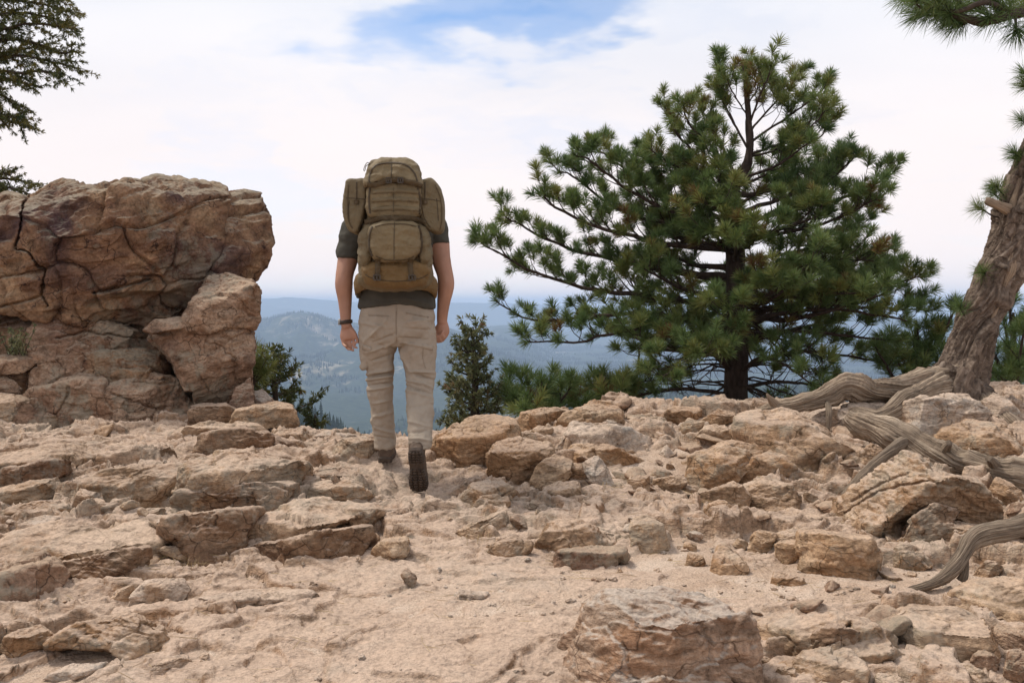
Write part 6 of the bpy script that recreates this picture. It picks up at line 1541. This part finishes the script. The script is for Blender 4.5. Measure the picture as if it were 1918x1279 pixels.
s1 = R_('strap', [(688, 346), (705, 346), (722, 340), (742, 337), (762, 340), (782, 345), (790, 350)], 9, pbvh, 'web', pack, off=0.013, fb=5.6)
buckle(728, 338, 9, 9, s1); buckle(750, 338, 9, 9, s1)
s2 = R_('strap', [(682, 416), (700, 412), (720, 409), (742, 409), (765, 409), (785, 412), (796, 418)], 8.5, pbvh, 'web', pack, off=0.013, fb=5.6)
buckle(735, 410, 9, 8, s2); buckle(751, 410, 14, 8, s2)
for py in (358, 374, 391): R_('webbing_row', [(697, py + 2), (718, py), (740, py - 1), (762, py), (784, py + 2)], 7.5, pbvh, 'coyote2', upper, off=0.007, fb=5.55)
for px in (737,): R_('stitch_line', [(px, 352), (px, 375), (px, 398)], 1.0, pbvh, 'zip', upper, off=0.0075, fb=5.55)
R_('zip', [(697, 345), (691, 338), (694, 322), (704, 310), (720, 306), (742, 305), (762, 310), (776, 324), (782, 340)], 3.0, pbvh, 'zip', lid, off=0.004, fb=5.58)
R_('seam', [(733, 307), (733, 322), (733, 334)], 1.4, pbvh, 'zip', lid, off=0.004, fb=5.55)
R_('zip', [(693, 352), (691, 375), (693, 400)], 3.4, pbvh, 'zip', upper, off=0.004, fb=5.6)
R_('zip', [(782, 352), (788, 375), (786, 402)], 3.4, pbvh, 'zip', upper, off=0.004, fb=5.6)
R_('seam', [(739, 416), (738, 450), (738, 486)], 1.3, pbvh, 'zip', lower, off=0.003, fb=5.5)
R_('zip', [(697, 424), (692, 440), (691, 462), (697, 480)], 3.6, pbvh, 'zip', lower, off=0.004, fb=5.55)
R_('zip', [(784, 422), (789, 440), (790, 464), (784, 482)], 3.6, pbvh, 'zip', lower, off=0.004, fb=5.55)
for x0, x1 in ((708, 706), (769, 772)):
    b1 = R_('strap', [(x0, 486), (x0 - 0.5, 500), (x1, 526)], 10, pbvh, 'web', bottom, off=0.008, fb=5.56); buckle(x1, 520, 12, 9, b1)
R_('seam', [(684, 514), (700, 522), (742, 527), (785, 522), (802, 514)], 1.6, pbvh, 'zip', bottom, off=0.003, fb=5.6)
for px, q in ((668, pl_), (796, pr_)):
    R_('zip', [(px, 341), (px, 358), (px - 0.5, 374)], 2.2, pbvh, 'zip', q, off=0.004, fb=5.62)
    R_('zip_tab', [(px - 0.5, 375), (px - 0.5, 383)], 9, pbvh, 'web', q, off=0.007, fb=5.6)
R_('seam', [(654, 376), (653, 395), (654, 414)], 1.3, pbvh, 'zip', pl_, off=0.003, fb=5.62); R_('seam', [(648, 371), (668, 372), (688, 374)], 1.2, pbvh, 'zip', pl_, off=0.003, fb=5.62)
R_('seam', [(818, 372), (820, 395), (821, 414)], 1.3, pbvh, 'zip', pr_, off=0.003, fb=5.62); R_('seam', [(788, 372), (808, 374), (830, 378)], 1.2, pbvh, 'zip', pr_, off=0.003, fb=5.62)
for q, path in ((pl_, [(653, 346), (651, 375), (652, 410), (660, 428)]), (pl_, [(684, 346), (684, 375), (680, 405), (671, 428)]), (pr_, [(790, 346), (790, 380), (795, 408), (806, 426)]), (pr_, [(815, 346), (826, 375), (828, 410), (824, 430)]), (lower, [(702, 424), (720, 420), (740, 419), (762, 420), (780, 424)]), (lower, [(704, 480), (722, 487), (740, 488), (760, 487), (776, 480)])):
    R_('piping', path, 1.8, pbvh, 'web', q, off=0.005, fb=5.62)
so = Soup(); so.add(*tube_arrays([J(694, 308, 5.6), J(688, 305, 5.58), J(683, 312, 5.57), J(681, 320, 5.57)], [0.0022] * 4, 6, 14)); so.add(*tube_arrays([J(694, 308, 5.6), J(689, 309, 5.59), J(685, 312, 5.58), J(684, 318, 5.575), J(682, 321, 5.57)], [0.0022] * 5, 6, 14))
new_obj('drawcord', so.mesh('drawcord'), M['zip'], lid)
# padded hip belt round the waist, higher at the back
n_a = 72; th = np.linspace(0, 2 * np.pi, n_a, endpoint=False)
prof = np.array([(-0.016, -0.052), (-0.004, -0.062), (0.014, -0.058), (0.020, -0.02), (0.022, 0.02), (0.016, 0.052), (-0.004, 0.060), (-0.016, 0.050)])
bc = J(742, 541, 5.93)
V = []
for a in th:
    back = 0.5 - 0.5 * math.sin(a)
    hsc = 0.55 + 0.50 * back
    for ro, z in prof:
        rx, ry = 0.228 + ro, 0.192 + ro
        V.append(bc + np.array([math.cos(a) * rx, math.sin(a) * ry, z * hsc + 0.13 * (back - 0.45)]))
V = np.array(V); f = ring_faces(n_a, len(prof)); f2 = np.stack([(n_a - 1) * 8 + np.arange(8), (n_a - 1) * 8 + (np.arange(8) + 1) % 8, (np.arange(8) + 1) % 8, np.arange(8)], 1)
so = Soup(); so.add(V, [f, f2]); bm = so.mesh('hip_belt')
v, t = get_np(bm); nn = vnormals(v, t); v = v + nn * (0.004 * fbm(v * 14, 3))[:, None]
belt = new_obj('hip_belt', mesh_np('hip_belt', v, t), M['belt'], pack)
for px, py in ((671, 530), (672, 549)):
    so = Soup(); so.add(*tube_arrays([J(px + 4, py, 5.9), J(px - 2, py + 1, 5.88), J(px - 3, py + 7, 5.88), J(px + 3, py + 9, 5.9)], [0.003] * 4, 6, 12, flat=2.2)); new_obj('belt_loop', so.mesh('belt_loop'), M['buckle'], belt)
# shoulder straps over to the front
for sx in (-1, 1):
    so = Soup(); so.add(*tube_arrays([J(742 + sx * 35, 395, 5.86), J(742 + sx * 40, 385, 6.02), J(742 + sx * 44, 395, 6.20), J(742 + sx * 52, 430, 6.26), J(742 + sx * 58, 480, 6.22), J(742 + sx * 62, 515, 6.05), J(742 + sx * 60, 525, 5.88)], [0.034, 0.036, 0.036, 0.034, 0.028, 0.018, 0.016], 12, 40, flat=0.35, up=(0, 0, 1))); new_obj('shoulder_strap', so.mesh('shoulder_strap'), M['coyote2'], pack)
# ------------------------------------------------------------------ gravel, dry grass and needle litter
r = np.random.default_rng(77)
gbvh_v, gbvh_f = np.stack([X, Y, Z], 1), None
def surf(x, y):
    z, dm = ground_fields(x, y); return z, dm
N = 5200
yy_ = r.uniform(2.7, 7.2, N) ** 1.0; xx_ = r.uniform(-1, 1, N) * (0.3 + 0.56 * yy_)
zz_, dm_ = surf(xx_, yy_)
keep = (r.random(N) < 0.25 + 0.75 * dm_) & (fbm(np.stack([xx_ * 1.5, yy_ * 1.5, xx_ * 0], 1), 3) > -0.25)
xx_, yy_, zz_ = xx_[keep], yy_[keep], zz_[keep]; N = len(xx_)
v0, f0 = ico(1)
sz = 0.004 + 0.016 * r.random(N) ** 4.0
big_ = r.random(N) < 0.02; sz[big_] *= 1.7
jit = r.uniform(0.6, 1.3, (N, len(v0), 1)); asp = r.uniform(0.55, 1.2, (N, 1, 3)) * np.array([1, 1, 0.65])
V = v0[None] * jit * asp * sz[:, None, None]
V[..., 0] += xx_[:, None]; V[..., 1] += yy_[:, None]; V[..., 2] += (zz_ + sz * 0.15)[:, None]
Fg = (np.arange(N)[:, None, None] * len(v0) + f0[None]).reshape(-1, 3)
tag(new_obj('gravel', mesh_np('gravel', V.reshape(-1, 3), Fg, False), M['pale']), kind='stuff')
# dry grass blades and fallen needles
M['straw'] = simple_mat('dry_straw', (0.33, 0.235, 0.12), 0.3, 30, 0.9, 0.05, 0.001)
def blades(name, spots, per, hmin, hmax, lie, width, mat):
    so_v = []; so_f = []; k = 0
    for sx, sy, sp in spots:
        a = r.normal(sx, sp, per); b_ = r.normal(sy, sp, per); z, _ = surf(a, b_)
        th = r.uniform(0, 6.28, per); h_ = r.uniform(hmin, hmax, per)
        el = r.uniform(0.0, 0.25, per) if lie else r.uniform(0.5, 1.4, per)
        d = np.stack([np.cos(th) * np.cos(el), np.sin(th) * np.cos(el), np.sin(el)], 1); b0 = np.stack([a, b_, z + (0.004 if lie else -0.004)], 1)
        sd_ = np.cross(d, r.normal(size=(per, 3))); sd_ /= np.linalg.norm(sd_, axis=1, keepdims=True); sd_ *= width
        m1 = b0 + d * (h_ * 0.6)[:, None]; tp = b0 + d * h_[:, None]; tp[:, 2] -= 0.15 * h_ * (0 if lie else 1)
        v = np.stack([b0 - sd_, b0 + sd_, m1 + sd_, m1 - sd_, tp], 1).reshape(-1, 3); q = np.arange(per)[:, None] * 5 + k
        so_v.append(v); so_f += [q + np.array([[0, 1, 2]]), q + np.array([[0, 2, 3]]), q + np.array([[3, 2, 4]])]; k += per * 5
    o = new_obj(name, mesh_np(name, np.concatenate(so_v), np.concatenate(so_f), False), M[mat]); return tag(o, kind='stuff')
def gp(px, py): d = hit_base(px, py); return ((px - CX) / F * d, d)
sp_ = [gp(*q) + (0.05,) for q in [(325, 1055), (345, 1045), (360, 1062), (1125, 950), (1150, 940), (1300, 965), (1480, 905), (1500, 900), (1430, 960), (905, 1030), (40, 660 + 130), (1560, 960), (1690, 1060)]]
blades('dry_grass', sp_, 26, 0.02, 0.07, False, 0.0009, 'straw')
sp_ = [gp(*q) + (s_,) for q, s_ in [((330, 1060), 0.14), ((1130, 945), 0.12), ((1500, 905), 0.14), ((1350, 975), 0.14), ((1100, 1050), 0.3), ((700, 1200), 0.5), ((1600, 980), 0.2), ((1480, 1100), 0.3), ((400, 1150), 0.4), ((1250, 900), 0.2)]]
blades('pine_needle_litter', sp_, 60, 0.04, 0.11, True, 0.0010, 'straw')

# broken stones jumbled between the larger rocks: stones of the ground
protos = []
for k in range(12):
    D, fc = ico(3); q = np.zeros(len(D))
    for _ in range(11):
        nv = r.normal(size=3); nv /= np.linalg.norm(nv); q = np.maximum(q, (D @ nv) / r.uniform(0.55, 1.0))
    L = D / np.maximum(q, 0.5)[:, None] * r.uniform(0.7, 1.25, 3) * np.array([1.15, 1.0, 0.8])
    n_v = vnormals(L, fc); L = L + n_v * (0.05 * fbm(L * 2.2 + k * 9, 4))[:, None]
    me = mesh_np('stone', L, fc); me.materials.append(M[['orange', 'tan', 'tan', 'brown', 'pale', 'redpale'][k % 6]]); protos.append(me)
zones = [((960, 1320), (800, 925), 60, 10, 34), ((1280, 1620), (790, 1000), 70, 9, 34), ((1620, 1918), (900, 1060), 40, 10, 40), ((830, 1280), (900, 1040), 55, 7, 26), ((0, 700), (815, 1010), 60, 9, 36), ((0, 460), (785, 815), 22, 8, 20), ((1380, 1918), (1090, 1279), 26, 9, 34), ((900, 1420), (770, 800), 34, 10, 26), ((0, 500), (1010, 1150), 16, 8, 24)]
for (x0, x1), (y0, y1), cnt, s0, s1 in zones:
    for _ in range(int(cnt * 0.7)):
        px, py = r.uniform(x0, x1), r.uniform(y0, y1)
        d = hit_base(px, py)
        if abs(px - 755) < 75 and py < 960: continue
        w = (s0 + (s1 - s0) * r.random() ** 2.2) / F * d * 0.62
        x, y_ = (px - CX) / F * d, d
        z = float(ground_fields(np.array([x]), np.array([y_]))[0][0])
        o = new_obj('stone', protos[r.integers(12)], None, ground, Vector((x, y_, z - w * 0.10)))
        o.scale = (w * r.uniform(0.8, 1.3), w * r.uniform(0.8, 1.2), w * r.uniform(0.6, 1.0)); o.rotation_euler = (r.normal() * 0.3, r.normal() * 0.3, r.uniform(0, 6.28))
